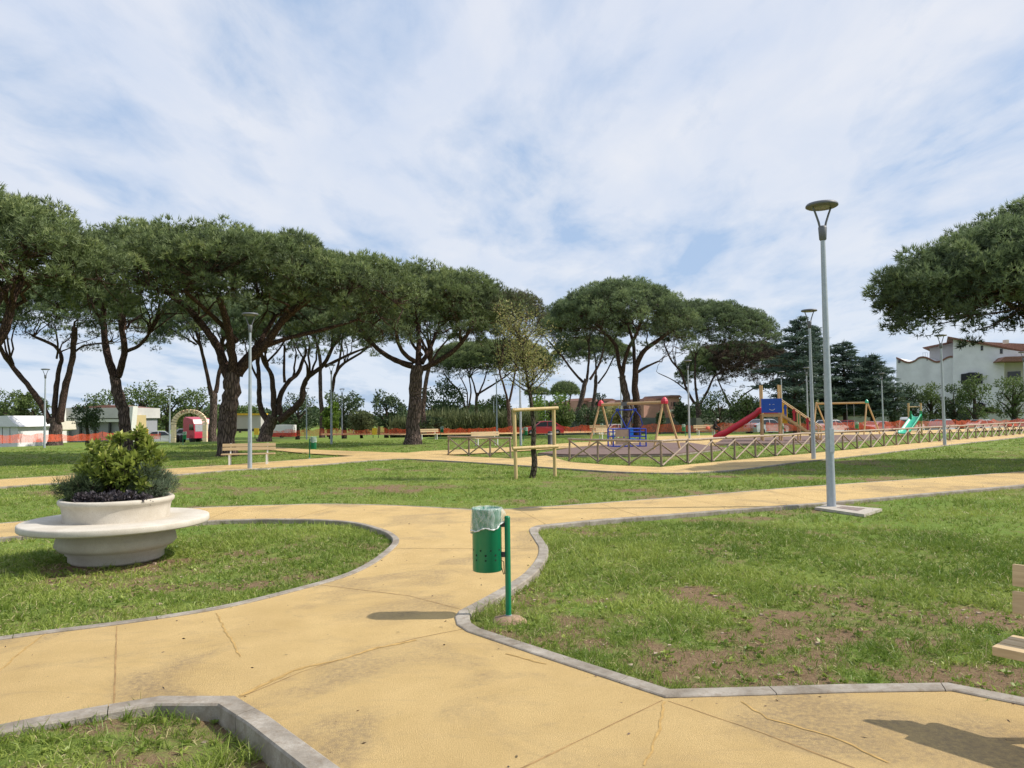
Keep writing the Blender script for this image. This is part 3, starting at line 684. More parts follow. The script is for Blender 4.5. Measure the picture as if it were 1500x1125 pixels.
# ------------------------------------------------------------------ umbrella pines
def bez(a, b, c, n=6):
    return [a * (1 - t) ** 2 + b * 2 * t * (1 - t) + c * t * t for t in [i / n for i in range(n + 1)]]
def pine(base, stems, crown, label, seed, r0=0.32, mtl='needle', group='umbrella pines in the park', nlump=None, thick=1.0, dens=1.0, needle=1.0, dead=None, cdy=0.0, edge=0.10, name='umbrella_pine', lr=1.0, tilt=0.0, pw=(2.9, .55), dsc=.85):
    rg = np.random.default_rng(seed); rd = random.Random(seed)
    B = P(base[0], base[1], LZ)
    if B.length > 62:
        for _ in range(6): B = P(base[0], base[1], TZ(B.x, B.y))
    y0 = B.y; s = F / y0
    t = thing(name, label, 'tree', B, 0, group)
    uL, uR, vT, vR = crown
    cc = Q((uL + uR) / 2, vR, y0); a = (uR - uL) / 2 / s
    zt = Q((uL + uR) / 2, vT, y0).z - B.z; zr = cc.z - B.z; cx = cc.x - B.x
    zt = CAMZ - B.z + (zt + B.z - CAMZ) * (y0 - .55 * a * dsc) / y0
    H = zt - zr
    thick = thick * 1.3
    # crown dome
    ph0 = [rd.uniform(0, 6.28) for _ in range(4)]
    def edgef(ph): return 1 + edge * (math.sin(2 * ph + ph0[0]) * 0.5 + math.sin(3 * ph + ph0[1]) * 0.5 + math.sin(5 * ph + ph0[2]) * 0.35)
    def dome(rho, ph=0.0): return zr + H * max(0.0, 1 - rho ** pw[0]) ** pw[1] + tilt * rho * math.cos(ph)
    mb = MB(); mb.cur = 0
    tips = []
    for si, st in enumerate(stems):
        pts = []; n = len(st['p']); w0, w1 = st['w']; k = st.get('k', 0.0)
        for i, (u, v) in enumerate(st['p']):
            q = Q(u, v, y0) - B; f = i / (n - 1); q.y = k * a * dsc * f ** 1.3 + st.get('y0', 0.0); pts.append(q)
        if st.get('root'): pts[0].z = -0.15
        sp_ = catmull(pts, 4); m_ = len(sp_)
        rad = [(w0 + (w1 - w0) * (i / (m_ - 1)) ** 0.8) for i in range(m_)]
        if st.get('root'): rad[0] *= 1.35; rad[1] *= 1.12
        for i in range(1, m_ - 1):
            sp_[i] = sp_[i] + Vector((rd.gauss(0, 1), rd.gauss(0, 1), 0)) * rad[i] * 0.10; rad[i] *= rd.uniform(0.93, 1.08)
        mb.cur = 0 if st.get('root') else 1
        mb.tube(sp_, rad, 12 if st.get('root') else 9)
        if not st.get('root') or st.get('tip'): tips.append((sp_[-1], w1, (sp_[-1] - sp_[-3]).normalized()))
        if m_ > 9 and not st.get('root'): tips.append((sp_[int(m_ * 0.62)], w1 * 1.1, (sp_[-1] - sp_[-3]).normalized()))
    if not tips: tips = [(sp_[-1], w1, Vector((0, 0, 1)))]
    mb.cur = 1
    # limbs
    NT = 22; limbs = []
    for i in range(NT):
        rho = 0.12 + 0.80 * math.sqrt((i + 0.5) / NT); ph = i * 2.39996 + rd.uniform(-.3, .3); e = edgef(ph)
        T = Vector((cx + a * rho * e * math.cos(ph), cdy + a * dsc * rho * e * math.sin(ph), dome(rho, ph) - thick * rd.uniform(0.5, 1.1)))
        tip = min(tips, key=lambda q: (Vector((q[0].x - T.x, (q[0].y - T.y) * 0.8, 0))).length + rd.uniform(0, 0.6))
        p0 = tip[0]; d = (T - p0); mid = p0 + tip[2] * d.length * 0.35 + Vector((d.x, d.y, 0)) * 0.2 + Vector((0, 0, -0.1 * d.length * rho))
        L = bez(p0, mid, T, 7)
        for k in range(1, 7): L[k] = L[k] + Vector((rd.gauss(0, .08), rd.gauss(0, .08), rd.gauss(0, .06)))
        w = min(tip[1] * 0.7, 0.13); mb.tube(L, [w * (1 - 0.72 * k / 7) for k in range(8)], 6, cap=False); limbs.append(L)
    # lumps
    area = math.pi * a * a; lump_r = 0.56 * lr
    n = nlump or int(area * 2.0 / lr ** 2); lumps = []
    for i in range(n):
        rho = math.sqrt((i + 0.5) / n); ph = i * 2.39996 + rd.uniform(-.25, .25); e = edgef(ph)
        lowf = 0.0
        z = dome(rho * 0.985, ph) + rd.gauss(0, 0.13) + 0.22 * math.sin(ph * 5 + rho * 9 + ph0[3]) - 0.3
        rx = a * rho * e + rd.gauss(0, .1)
        lumps.append((cx + rx * math.cos(ph), cdy + rx * dsc * math.sin(ph), z, lump_r * rd.uniform(0.75, 1.3), rho, ph, 0))
    for i in range(int(n * 0.85)):   # inner layer under the shell
        rho = math.sqrt((i + .5) / (n * .85)) * .97; ph = i * 2.39996 + 1.1; e = edgef(ph)
        lumps.append((cx + a * rho * e * math.cos(ph), cdy + a * dsc * rho * e * math.sin(ph), dome(rho, ph) - rd.uniform(.6, 1.0), lump_r * rd.uniform(.8, 1.15), rho, ph, .6))
    for i in range(int(n * 0.75)):   # skirt and under layer
        rho = math.sqrt(rd.uniform(0.25, 1.0)); ph = rd.uniform(0, 6.283); e = edgef(ph)
        z = dome(rho * 0.985, ph) - thick * rd.uniform(0.35, 1.0) * (1.15 if rho > .8 else 1)
        lumps.append((cx + a * rho * e * math.cos(ph), cdy + a * dsc * rho * e * math.sin(ph), z, lump_r * rd.uniform(0.6, 1.0), rho, ph, 1))
    # twigs reaching the lumps
    la = [p for L in limbs for p in L[3:]]; LA = np.array([[p.x, p.y, p.z] for p in la])
    tw = MB()
    for i, l in enumerate(lumps):
        if rd.random() > 0.62: continue
        q = np.array(l[:3]); d = LA - q; d[:, 2] *= 1.5; dd = (d ** 2).sum(1) + rg.uniform(0, 0.8, len(LA)); j = int(dd.argmin()); p0 = la[j]; T = Vector(l[:3])
        mid = (p0 + T) / 2 + Vector((rd.gauss(0, .15), rd.gauss(0, .15), -0.12 * (T - p0).length))
        tw.tube(bez(p0, mid, T, 3), [0.030, 0.024, 0.018, 0.010], 4, cap=False)
    mb.cur = 1
    no = len(mb.v); mb.v += tw.v; mb.f += [[k + no for k in f] for f in tw.f]; mb.mi += [1] * len(tw.f); mb.sm += [True] * len(tw.f)
    mb.build('trunk', [M['bark'], M['limb']], t)
    # needles
    parts = []; parts_b = []
    arr = np.array([l[:7] for l in lumps]); 
    nt_ = np.where(arr[:, 6] > .8, int(26 * dens), np.where(arr[:, 6] > .3, int(30 * dens), int(52 * dens))).astype(int)
    idx = np.repeat(np.arange(len(arr)), nt_); A = arr[idx]; N = len(A)
    d = rg.normal(size=(N, 3)); d[:, 2] = np.abs(d[:, 2]) * 0.9 - 0.25; d = nrm(d)
    C = A[:, :3] + d * A[:, 3:4] * rg.uniform(0.74, 1.0, (N, 1)) * np.array([1, 1, 0.85])
    tl = np.clip(0.46 + rg.normal(0, 0.26, len(arr)), 0, 1)[idx] - 0.30 * A[:, 6] + 0.34 * d[:, 2] + rg.normal(0, .08, N)  # under layers darker, upward sides lighter: shade and sunlight put into the tint
    per = 6; C2 = np.repeat(C, per, 0); D2 = np.repeat(d, per, 0) * 0.9 + rg.normal(0, 0.55, (N * per, 3)) + np.array([0, 0, 0.35])
    tt = np.clip(np.repeat(tl, per) + rg.normal(0, .05, N * per), 0, 0.97)
    ln = 0.24 * needle * rg.uniform(0.7, 1.25, N * per)
    Vn, Fn, Tn = blades(C2, D2, ln, 0.042 * needle, tt, rg)
    if dead:
        # lumps whose azimuth sector is dead go to a second mesh
        isd = ((np.repeat(A[:, 0] - cx, per) > dead[0] * a) & (np.repeat(A[:, 0] - cx, per) < dead[1] * a)) & (rg.random(N * per) < dead[2])
        keep = ~isd
        Vr = Vn.reshape(-1, 3, 3); Tr = Tn.reshape(-1, 3)
        if isd.any():
            Vd = Vr[isd].reshape(-1, 3); np_mesh('dead_crown', Vd, np.arange(len(Vd)).reshape(-1, 3), M['needlebrown'], Tr[isd].ravel(), t)
        Vn = Vr[keep].reshape(-1, 3); Fn = np.arange(len(Vn)).reshape(-1, 3); Tn = Tr[keep].ravel()
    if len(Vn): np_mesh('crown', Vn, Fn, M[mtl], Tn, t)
    # bare dry twiglets hanging under the crown
    n2 = int(area * 34 * dens); tv = np.array([v for v in tw.v]); TV = tv[rg.integers(0, len(tv), n2)]
    C = TV
    Vb, Fb, Tb = blades(C, rg.normal(size=(n2, 3)) * np.array([1, 1, 0.6]), rg.uniform(0.15, 0.45, n2), 0.020, rg.uniform(0, 1, n2), rg)
    np_mesh('dry_twigs', Vb, Fb, M['needlebrown'], Tb, t)
    return t
def S(p, w0, w1, k=0.0, root=False, tip=False, y0=0.0): return dict(p=p, w=(w0, w1), k=k, root=root, tip=tip, y0=y0)
pine((-70, 690), [S([(-70, 690), (-62, 610), (-45, 560)], .34, .26, root=True), S([(-45, 560), (-20, 520), (2, 480), (10, 435), (20, 410)], .22, .12, .1), S([(-45, 560), (-80, 490), (-110, 420)], .2, .1, -.3), S([(-45, 560), (-40, 470), (-30, 400)], .2, .1, .35)],
     (-310, 150, 246, 392), 'large umbrella pine cut off by the left edge with a bright bulging crown', 1, thick=1.5, lr=1.0, pw=(2.1, .62))
pine((78, 652), [S([(80, 652), (82, 630), (80, 612)], .62, .46, root=True), S([(74, 620), (58, 585), (38, 555), (18, 525), (4, 492)], .30, .17, -.2), S([(80, 614), (80, 575), (83, 540), (84, 522), (70, 505), (40, 492)], .28, .13, .2), S([(88, 618), (92, 580), (100, 545), (105, 515), (106, 480)], .36, .22, .05), S([(83, 525), (92, 510), (100, 490)], .1, .07, -.3), S([(105, 520), (118, 506), (145, 500)], .12, .07, .2)],
     (-20, 205, 400, 488), 'three-stemmed dark umbrella pine beside the leftmost lamp post', 2, thick=1.8, mtl='needle2')
pine((184, 664), [S([(186, 664), (185, 630), (180, 600), (170, 565), (168, 550)], .33, .25, root=True), S([(168, 552), (158, 530), (150, 500), (145, 465), (140, 430)], .22, .14, .2), S([(172, 552), (181, 530), (184, 505), (180, 470), (180, 430)], .2, .13, -.1), S([(184, 515), (205, 507), (222, 492), (235, 472)], .11, .07, -.2)],
     (100, 310, 320, 452), 'dark umbrella pine with forked trunk rising behind the planter shrub', 3, thick=1.8)
pine((333, 668), [S([(332, 668), (332, 630), (336, 590), (341, 560), (340, 546)], .44, .34, root=True), S([(336, 552), (326, 530), (316, 508), (296, 482), (268, 450), (238, 428)], .27, .12, .15), S([(342, 550), (345, 515), (347, 480), (345, 445)], .25, .14, -.35), S([(348, 550), (362, 530), (388, 508), (418, 470), (455, 440), (500, 415)], .26, .13, -.1), S([(390, 506), (425, 492), (470, 478), (510, 462)], .13, .07, .3), S([(347, 500), (330, 470), (318, 445)], .13, .08, -.6), S([(345, 540), (365, 500), (372, 450)], .17, .1, .55)],
     (180, 594, 334, 420), 'big wide-crowned umbrella pine behind the bench with reddish spreading limbs', 4, thick=1.9, r0=.44, tilt=-.75)
pine((313, 646), [S([(312, 646), (312, 610), (313, 585), (312, 572)], .42, .34, root=True), S([(309, 578), (302, 545), (293, 510), (285, 488)], .24, .14, .1), S([(316, 575), (320, 545), (322, 515), (320, 480)], .24, .15, .2), S([(288, 505), (268, 492), (246, 478)], .1, .06, -.1)],
     (225, 400, 430, 500), 'slimmer umbrella pine just left of the thick trunk, mostly hidden behind it', 5, thick=1.4, mtl='needle2')
pine((388, 647), [S([(386, 647), (392, 628), (400, 610)], .52, .44, root=True), S([(392, 616), (381, 600), (377, 575), (374, 545), (370, 520)], .25, .14, .2), S([(401, 610), (401, 575), (399, 550), (389, 530), (382, 508)], .24, .13, -.1), S([(409, 608), (409, 580), (417, 560), (430, 545), (436, 520)], .24, .13, .35), S([(408, 616), (430, 600), (443, 585), (447, 565), (456, 552), (478, 535), (492, 510)], .30, .14, -.2), S([(417, 560), (415, 535), (414, 505)], .12, .08, .1), S([(389, 532), (400, 515), (405, 495)], .1, .07, .4), S([(476, 537), (510, 520), (540, 508)], .14, .07, .0)],
     (335, 560, 420, 500), 'leaning umbrella pine with many sinuous limbs right of the lamp post', 6, thick=1.5, mtl='needle2')
pine((477, 641), [S([(472, 641), (471, 600), (468, 560), (468, 530), (462, 500)], .36, .2, .1, root=True, tip=True), S([(482, 640), (484, 600), (488, 565), (494, 545), (506, 532), (530, 518), (548, 504)], .32, .13, -.15), S([(492, 548), (496, 525), (498, 495)], .2, .12, .2)],
     (415, 600, 428, 502), 'two-stemmed dark umbrella pine left of the big straight trunk', 7, thick=1.4, mtl='needle2')
pine((605, 651), [S([(604, 651), (606, 610), (609, 570), (612, 535)], .50, .38, root=True), S([(604, 536), (585, 530), (560, 517), (532, 492), (505, 470)], .21, .11, .1), S([(608, 530), (595, 520), (588, 505), (586, 480)], .17, .1, -.4), S([(613, 538), (612, 505), (609, 475)], .22, .13, .2), S([(620, 540), (640, 530), (665, 514), (684, 492), (690, 478)], .2, .1, -.1), S([(618, 532), (628, 508), (633, 482)], .17, .1, .45), S([(618, 520), (600, 500), (592, 478)], .1, .07, .5)],
     (490, 762, 388, 462), 'straight thick umbrella pine standing alone at the middle left of the lawn', 8, thick=1.9, tilt=-.4, dead=(0.75, 1.2, .35))
pine((621, 640), [S([(622, 640), (620, 600), (624, 560), (630, 530)], .27, .18, root=True, tip=True), S([(628, 540), (640, 515), (655, 495)], .14, .08, .2)],
     (560, 735, 430, 490), 'thinner umbrella pine close behind the big straight trunk', 9, thick=1.2, mtl='needle2')
pine((680, 632), [S([(678, 632), (683, 612), (684, 595)], .38, .3, root=True), S([(682, 600), (674, 575), (660, 560), (652, 550)], .2, .1, .1), S([(686, 598), (690, 575), (688, 555)], .18, .1, -.2), S([(684, 600), (684, 575), (675, 555)], .14, .09, .4)],
     (628, 745, 500, 541), 'left tree of the smaller pair of umbrella pines behind the empty bench', 10, thick=1.6)
pine((699, 634), [S([(699, 634), (697, 605), (699, 575)], .35, .24, root=True), S([(699, 578), (715, 568), (735, 555), (748, 545)], .18, .1, .1), S([(698, 580), (694, 562), (690, 550)], .16, .1, -.3), S([(700, 580), (708, 560), (712, 545)], .16, .1, .3)],
     (655, 812, 497, 545), 'right tree of the smaller pair of umbrella pines behind the empty bench', 11, thick=1.6)
pine((748, 638), [S([(748, 638), (746, 610), (744, 585)], .24, .2, root=True), S([(744, 590), (738, 565), (732, 545), (735, 520)], .13, .09, .1), S([(746, 588), (752, 560), (756, 530)], .14, .09, -.2)],
     (700, 806, 426, 492), 'umbrella pine with rusty dying foliage behind the staked young tree', 12, thick=1.7, dead=(-.3, 1.2, .5), dens=.8)
pine((844, 634), [S([(844, 634), (848, 600), (855, 570), (859, 555)], .40, .32, root=True), S([(854, 560), (838, 542), (822, 520), (802, 497)], .21, .11, .1), S([(860, 556), (862, 530), (862, 505), (856, 485)], .2, .12, -.2), S([(864, 556), (877, 535), (885, 510), (888, 480)], .21, .12, .2)],
     (792, 925, 432, 498), 'forked umbrella pine left of the blue basket swing', 13, thick=1.5, mtl='needle2')
pine((864, 629.5), [S([(864, 629.5), (868, 600), (872, 570), (873, 550)], .40, .28, root=True), S([(873, 553), (873, 530), (871, 512)], .2, .1, .1), S([(876, 562), (888, 545), (898, 525), (908, 512)], .17, .09, -.2)],
     (815, 925, 492, 528), 'slender farther umbrella pine between two bigger forked pines', 14, thick=1.4)
pine((920, 638), [S([(919, 638), (919, 605), (917, 580), (912, 550)], .44, .26, root=True), S([(912, 552), (906, 528), (902, 505), (880, 480), (862, 462)], .2, .1, .1), S([(911, 550), (918, 515), (930, 490), (938, 462)], .18, .1, -.3), S([(933, 638), (933, 600), (930, 565), (932, 535), (945, 512), (975, 490), (1000, 465)], .38, .11, -.1), S([(934, 545), (950, 536), (968, 528)], .14, .07, .2), S([(930, 540), (930, 500), (925, 470)], .18, .1, .4)],
     (800, 1024, 406, 486), 'twin-trunked umbrella pine with a high domed crown behind the blue basket swing', 15, thick=1.9, pw=(2.2, .62), mtl='needle2')
pine((1022, 634), [S([(1022, 634), (1024, 610), (1021, 588)], .42, .34, root=True), S([(1018, 592), (1006, 570), (998, 545), (985, 528), (975, 505)], .2, .1, .1), S([(1026, 592), (1036, 572), (1046, 550), (1072, 538)], .2, .1, -.2), S([(1022, 590), (1020, 560), (1022, 525)], .2, .11, .2), S([(1006, 572), (985, 558), (960, 548)], .1, .05, -.3)],
     (955, 1134, 440, 505), 'umbrella pine with a right-drooping crown behind the seated person', 16, thick=2.1, tilt=-1.0, mtl='needle2')
pine((1078, 628), [S([(1080, 628), (1074, 605), (1066, 588), (1060, 575)], .26, .2, root=True), S([(1062, 580), (1054, 560), (1050, 545)], .14, .08, .1), S([(1074, 606), (1082, 585), (1100, 570), (1120, 562)], .16, .08, -.2)],
     (1000, 1168, 500, 556), 'low leaning pine with a mostly brown bare crown above the red slide', 17, thick=2.1, dead=(-.6, 1.3, .93), dens=1.3)
pine((1640, 680), [S([(1640, 680), (1632, 600), (1622, 520)], .36, .26, root=True), S([(1622, 520), (1560, 455), (1500, 432), (1440, 422), (1385, 405)], .22, .08, -.1), S([(1622, 520), (1600, 440), (1560, 390)], .18, .1, .3), S([(1622, 520), (1680, 450), (1720, 400)], .18, .1, -.3), S([(1500, 440), (1470, 400), (1440, 380)], .1, .06, .2), S([(1530, 440), (1480, 455), (1440, 450)], .08, .04, -.3), S([(1622, 520), (1640, 440), (1630, 380)], .18, .1, .1)],
     (1290, 1990, 240, 418), 'dark umbrella pine reaching in from the right edge above the white house', 18, thick=1.25, mtl='needle2', dens=1.15, needle=.72, lr=.72, edge=.05, pw=(1.3, .85), dsc=.45)
# distant stone pine beyond the road
def far_pine(u, y, w, vt, vr, label, seed):
    b = G(u, y); s = F / y; t = thing('umbrella_pine', label, 'tree', b, 0, 'distant umbrella pines'); rg = np.random.default_rng(seed)
    zt = Q(u, vt, y).z - b.z; zr = Q(u, vr, y).z - b.z; a = w / 2 / s
    mb = MB()
    for k in (-.35, 0, .3): mb.tube([(k * a * .25, 0, -.2), (k * a * .4, k, zr * .5), (k * a * 1.5, k, zr + .3)], [.3, .24, .15], 7)
    mb.build('trunk', M['limb'], t)
    n = 5200; rho = np.sqrt(rg.random(n)); ph = rg.uniform(0, 6.283, n); z = zr + (zt - zr) * np.maximum(0, 1 - rho ** 2.4) ** .6 * rg.uniform(.35, 1.0, n)
    C = np.stack([a * rho * np.cos(ph), a * rho * np.sin(ph), z], 1)
    Vb, Fb, Tb = blades(C, rg.normal(size=(n, 3)) + [0, 0, .6], .9, .22, rg.random(n) * .9, rg); np_mesh('crown', Vb, Fb, M['needle'], Tb, t)
far_pine(828, 175, 42, 560, 578, 'small distant umbrella pine seen between the trunks right of the young tree', 50)
far_pine(787, 190, 34, 569, 577, 'tiny distant umbrella pine above the bright green bush', 51)

# ------------------------------------------------------------------ other trees and shrubs
def tree(name, u, y, w, vt, vb, label, seed, mtl='leafmid', group=None, leaf=0.30, dens=1.0, cat='tree', trunk=True, shape='round', dw=None, nl=None, vbase=None):
    """crown spans w px wide, from v=vt to v=vb; ground at terrain height"""
    b = G(u, y); s = F / y; rg = np.random.default_rng(seed); rd = random.Random(seed)
    t = thing(name, label, cat, b, 0, group)
    zt = Q(u, vt, y).z - b.z; zb = max(0.05, Q(u, vb, y).z - b.z); a = w / 2 / s; H = zt - zb; dp = (dw or a)
    mb = MB()
    h0 = zb + H * 0.25
    mb.tube([(0, 0, -.2), (rd.uniform(-.1, .1), 0, h0 * .5), (rd.uniform(-.2, .2), 0, h0), (0, 0, zb + H * .75)], [.06 * H + .05, .045 * H + .04, .035 * H + .03, .03], 7)
    for k in range(9):
        ph = k * 2.4; zz = zb + H * rd.uniform(.1, .55); mb.tube([(0, 0, zz - .25 * H * .5), (a * .35 * math.cos(ph), dp * .35 * math.sin(ph), zz + .08 * H), (a * .75 * math.cos(ph), dp * .75 * math.sin(ph), zz + .2 * H)], [.02 * H + .02, .015 * H + .01, .01], 5, cap=False)
    mb.build('trunk', M['greybark'], t)
    n = nl or int(34 * dens); L = []
    for i in range(n):
        while True:
            x, yy, z = rd.uniform(-1, 1), rd.uniform(-1, 1), rd.uniform(0, 1)
            if shape == 'round': ok = x * x + yy * yy + ((z - .45) / .55) ** 2 < 1 and x * x + yy * yy + ((z - .45) / .55) ** 2 > .25
            elif shape == 'cone': ok = math.hypot(x, yy) < (1 - z) ** .75 + .08
            elif shape == 'box': ok = True
            else: ok = math.hypot(x, yy) < (1 - .3 * z)
            if ok: break
        L.append((x * a * .86, yy * dp * .86, zb + H * (.04 + .90 * z), rd.uniform(.7, 1.25)))
    A = np.array(L); lr = 0.36 * (a * dp * H / max(n, 1)) ** (1 / 3) * 1.9
    per = max(60, int(9.0 * (lr / leaf) ** 2 * 1.3)); idx = np.repeat(np.arange(n), per); N = len(idx)
    d = nrm(rg.normal(size=(N, 3)) * [1, 1, .8] + [0, 0, .15]); C = A[idx][:, :3] + d * (lr * A[idx][:, 3] * rg.uniform(.55, 1.05, N))[:, None]
    C[:, 2] = np.maximum(C[:, 2], 0.05)
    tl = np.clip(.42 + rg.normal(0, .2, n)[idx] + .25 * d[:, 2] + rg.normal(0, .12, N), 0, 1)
    Vb, Fb, Tb = leaves(C, d * .6 + rg.normal(0, .7, (N, 3)), leaf * rg.uniform(.6, 1.3, N), leaf * .55, tl, rg)
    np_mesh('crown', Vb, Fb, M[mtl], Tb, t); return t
g1_ = 'trees beyond the left side of the park'
tree('broadleaf_tree', 8, 82, 62, 568, 622, 'light green leafy tree at the left edge behind the white tent', 60, 'leafmid', g1_)
tree('broadleaf_tree', 48, 84, 44, 574, 622, 'smaller leafy tree between the white tent and the three-stemmed pine', 61, 'leafmid', g1_)
tree('broadleaf_tree', 128, 76, 44, 585, 628, 'dark green sapling with a narrow crown in front of the low white building', 62, 'leafdark', g1_, leaf=.22)
tree('broadleaf_tree', 160, 118, 70, 568, 625, 'leafy tree rising behind the roof of the low white building', 63, 'leafmid', g1_, leaf=.4)
tree('broadleaf_tree', 206, 112, 66, 555, 628, 'tall leafy tree right of the low white building', 64, 'leafmid', g1_, leaf=.4)
tree('broadleaf_tree', 246, 116, 60, 566, 628, 'leafy tree directly behind the left foot of the cream arch', 65, 'leafmid', g1_, leaf=.4)
tree('broadleaf_tree', 288, 118, 64, 566, 628, 'leafy tree behind the red truck', 66, 'leafmid', g1_, leaf=.4)
tree('broadleaf_tree', 352, 150, 70, 592, 616, 'far low tree above the long grey container', 67, 'leafmid', g1_, leaf=.5)
tree('broadleaf_tree', 436, 92, 66, 576, 630, 'grey green bushy tree behind the thin lamp by the bin', 68, 'leafdark', g1_, leaf=.32)
tree('broadleaf_tree', 504, 88, 66, 567, 630, 'rounded grey green tree just right of the two-stemmed pine', 69, 'leafdark', g1_, leaf=.32)
tree('broadleaf_tree', 484, 84, 30, 586, 630, 'bright green shrub-like tree behind the two-stemmed pine', 70, 'leafbright', g1_, leaf=.3)
tree('broadleaf_tree', 566, 86, 56, 572, 626, 'grey green tree with an open top left of the big straight trunk', 71, 'leafdark', g1_, leaf=.32)
tree('shrub', 530, 82, 52, 600, 634, 'pale green shrub mass between two rounded trees', 72, 'reed', 'shrubs beyond the orange netting', leaf=.3, cat='shrub')
tree('broadleaf_tree', 650, 120, 96, 560, 625, 'far grey green tree under the small pair of pines', 73, 'leafdark', g1_, leaf=.45)
tree('broadleaf_tree', 728, 110, 60, 578, 625, 'leafy tree behind the dying pine', 74, 'leafmid', g1_, leaf=.4)
tree('shrub', 805, 92, 76, 575, 627, 'bright green rounded bush behind the red car', 75, 'leafbright', 'shrubs beyond the orange netting', leaf=.3, cat='shrub')
for i, (u, w, vt, lb) in enumerate(((655, 60, 588, 'pale reed clump left of the small pines'), (712, 56, 592, 'pale reed clump right of the small pines'), (760, 52, 590, 'pale reed clump behind the staked young tree'), (600, 50, 603, 'low yellow green reed clump left of the big straight trunk'))):
    b = G(u, 84); t = thing('reed_clump', lb, 'reeds', b, 0, 'reeds beyond the orange netting'); rg = np.random.default_rng(80 + i); a = w / 2 / (F / 84); zt = Q(u, vt, 84).z - b.z
    n = 2600; C = np.stack([rg.uniform(-a, a, n), rg.uniform(-2, 2, n), rg.uniform(0, zt * .7, n) * rg.uniform(.5, 1, n)], 1)
    Vb, Fb, Tb = blades(C, rg.normal(0, .35, (n, 3)) + [0, 0, 1], rg.uniform(.7, 1.3, n), .16, rg.random(n), rg); np_mesh('foliage', Vb, Fb, M['reed'], Tb, t)
g2_ = 'shrubs beyond the orange netting'
tree('shrub', 632, 76, 60, 613, 632, 'low dark shrub right of the big straight trunk', 90, 'leafdark', g2_, leaf=.25, cat='shrub')
tree('shrub', 862, 88, 60, 596, 624, 'dark green hedge shrub between the two forked pines', 91, 'leafdark', g2_, leaf=.3, cat='shrub')
tree('shrub', 825, 84, 34, 592, 626, 'small green shrub behind the right stake', 92, 'leafmid', g2_, leaf=.28, cat='shrub')
g3_ = 'trees beyond the right side of the park'
tree('broadleaf_tree', 905, 92, 46, 592, 620, 'brownish green tree in front of the distant houses', 93, 'dryleaf', g3_, leaf=.3)
tree('cypress', 884, 120, 7, 570, 612, 'taller of two thin dark cypresses near the distant houses', 94, 'cedar', 'distant cypresses', leaf=.3, shape='cone', nl=14)
tree('cypress', 877, 122, 8, 573, 612, 'shorter of two thin dark cypresses near the distant houses', 95, 'cedar', 'distant cypresses', leaf=.3, shape='cone', nl=14)
tree('broadleaf_tree', 967, 84, 12, 601, 624, 'little dark green tree in front of the pink house', 96, 'leafdark', g3_, leaf=.22)
tree('broadleaf_tree', 1000, 96, 24, 586, 622, 'dark green tree beside the right wall of the pink house', 97, 'leafdark', g3_)
tree('broadleaf_tree', 1052, 92, 66, 573, 624, 'deep green tree behind the seated person', 98, 'leafdark', g3_)
tree('broadleaf_tree', 1095, 90, 62, 572, 624, 'mid green tree behind the red slide', 99, 'leafmid', g3_)
tree('broadleaf_tree', 1168, 88, 66, 566, 624, 'mid green tree behind the playground stairs', 100, 'leafmid', g3_)
tree('broadleaf_tree', 1210, 96, 70, 552, 614, 'dark green tree behind the timber swing', 101, 'leafdark', g3_)
# cedars
def cedar(u, y, w, vt, label, seed, lean=0.0):
    b = G(u, y); s = F / y; t = thing('cedar', label, 'tree', b, 0, 'cedars behind the playground'); rg = np.random.default_rng(seed); rd = random.Random(seed)
    H = Q(u, vt, y).z - b.z; a = w / 2 / s; mb = MB(); mb.tube([(0, 0, -.2), (0, 0, H * .5), (lean, 0, H)], [.35, .22, .04], 8)
    parts = []
    nb = 46
    for i in range(nb):
        f = (i + .5) / nb; z = H * (.16 + .82 * f); ph = i * 2.4 + rd.uniform(-.4, .4); L = a * (1 - f ** 2.2) * rd.uniform(.6, 1.15) + .5
        p0 = Vector((lean * f, 0, z)); p2 = p0 + Vector((L * math.cos(ph), L * math.sin(ph), L * .22)); p1 = (p0 + p2) / 2 + Vector((0, 0, .22 * L))
        pts = bez(p0, p1, p2, 5); mb.tube(pts, [.07, .06, .045, .035, .02, .01], 5, cap=False)
        n = int(190 * L / 2.5) + 40; tt = rg.uniform(.15, 1.05, n); C = np.array([[*(p0 * (1 - k) ** 2 + p1 * 2 * k * (1 - k) + p2 * k * k)] for k in tt])
        wd = L * .32 * (1 - .5 * tt) + .15; C[:, 0] += rg.normal(0, 1, n) * wd * .6; C[:, 1] += rg.normal(0, 1, n) * wd * .6; C[:, 2] += rg.normal(0, .1, n) - .05
        D = np.stack([np.cos(ph) + rg.normal(0, .8, n), np.sin(ph) + rg.normal(0, .8, n), rg.normal(.15, .35, n)], 1)
        parts.append(blades(C, D, rg.uniform(.35, .7, n), .15, np.clip(rg.normal(.4 + .2 * rd.random(), .2, n), 0, 1), rg))
    mb.build('trunk', M['limb'], t); V_, F_, T_ = cat3(parts); np_mesh('crown', V_, F_, M['cedar'], T_, t)
cedar(1165, 86, 96, 462, 'tall layered cedar with spreading tips between two lamp posts', 110, 1.0)
cedar(1238, 92, 78, 500, 'dark bushy cedar right of the tall lamp post', 111)
cedar(1278, 90, 76, 520, 'dark conifer directly left of the white house', 112)
cedar(1206, 94, 60, 478, 'dark cedar rising behind the tall lamp post', 113, -.8)
g4_ = 'trees in front of the white house'
tree('broadleaf_tree', 1308, 90, 40, 560, 620, 'dark leafy tree at the left foot of the white house', 120, 'leafdark', g4_, leaf=.28)
tree('broadleaf_tree', 1334, 92, 36, 560, 620, 'second dark leafy tree from the left before the white house', 121, 'leafdark', g4_, leaf=.28)
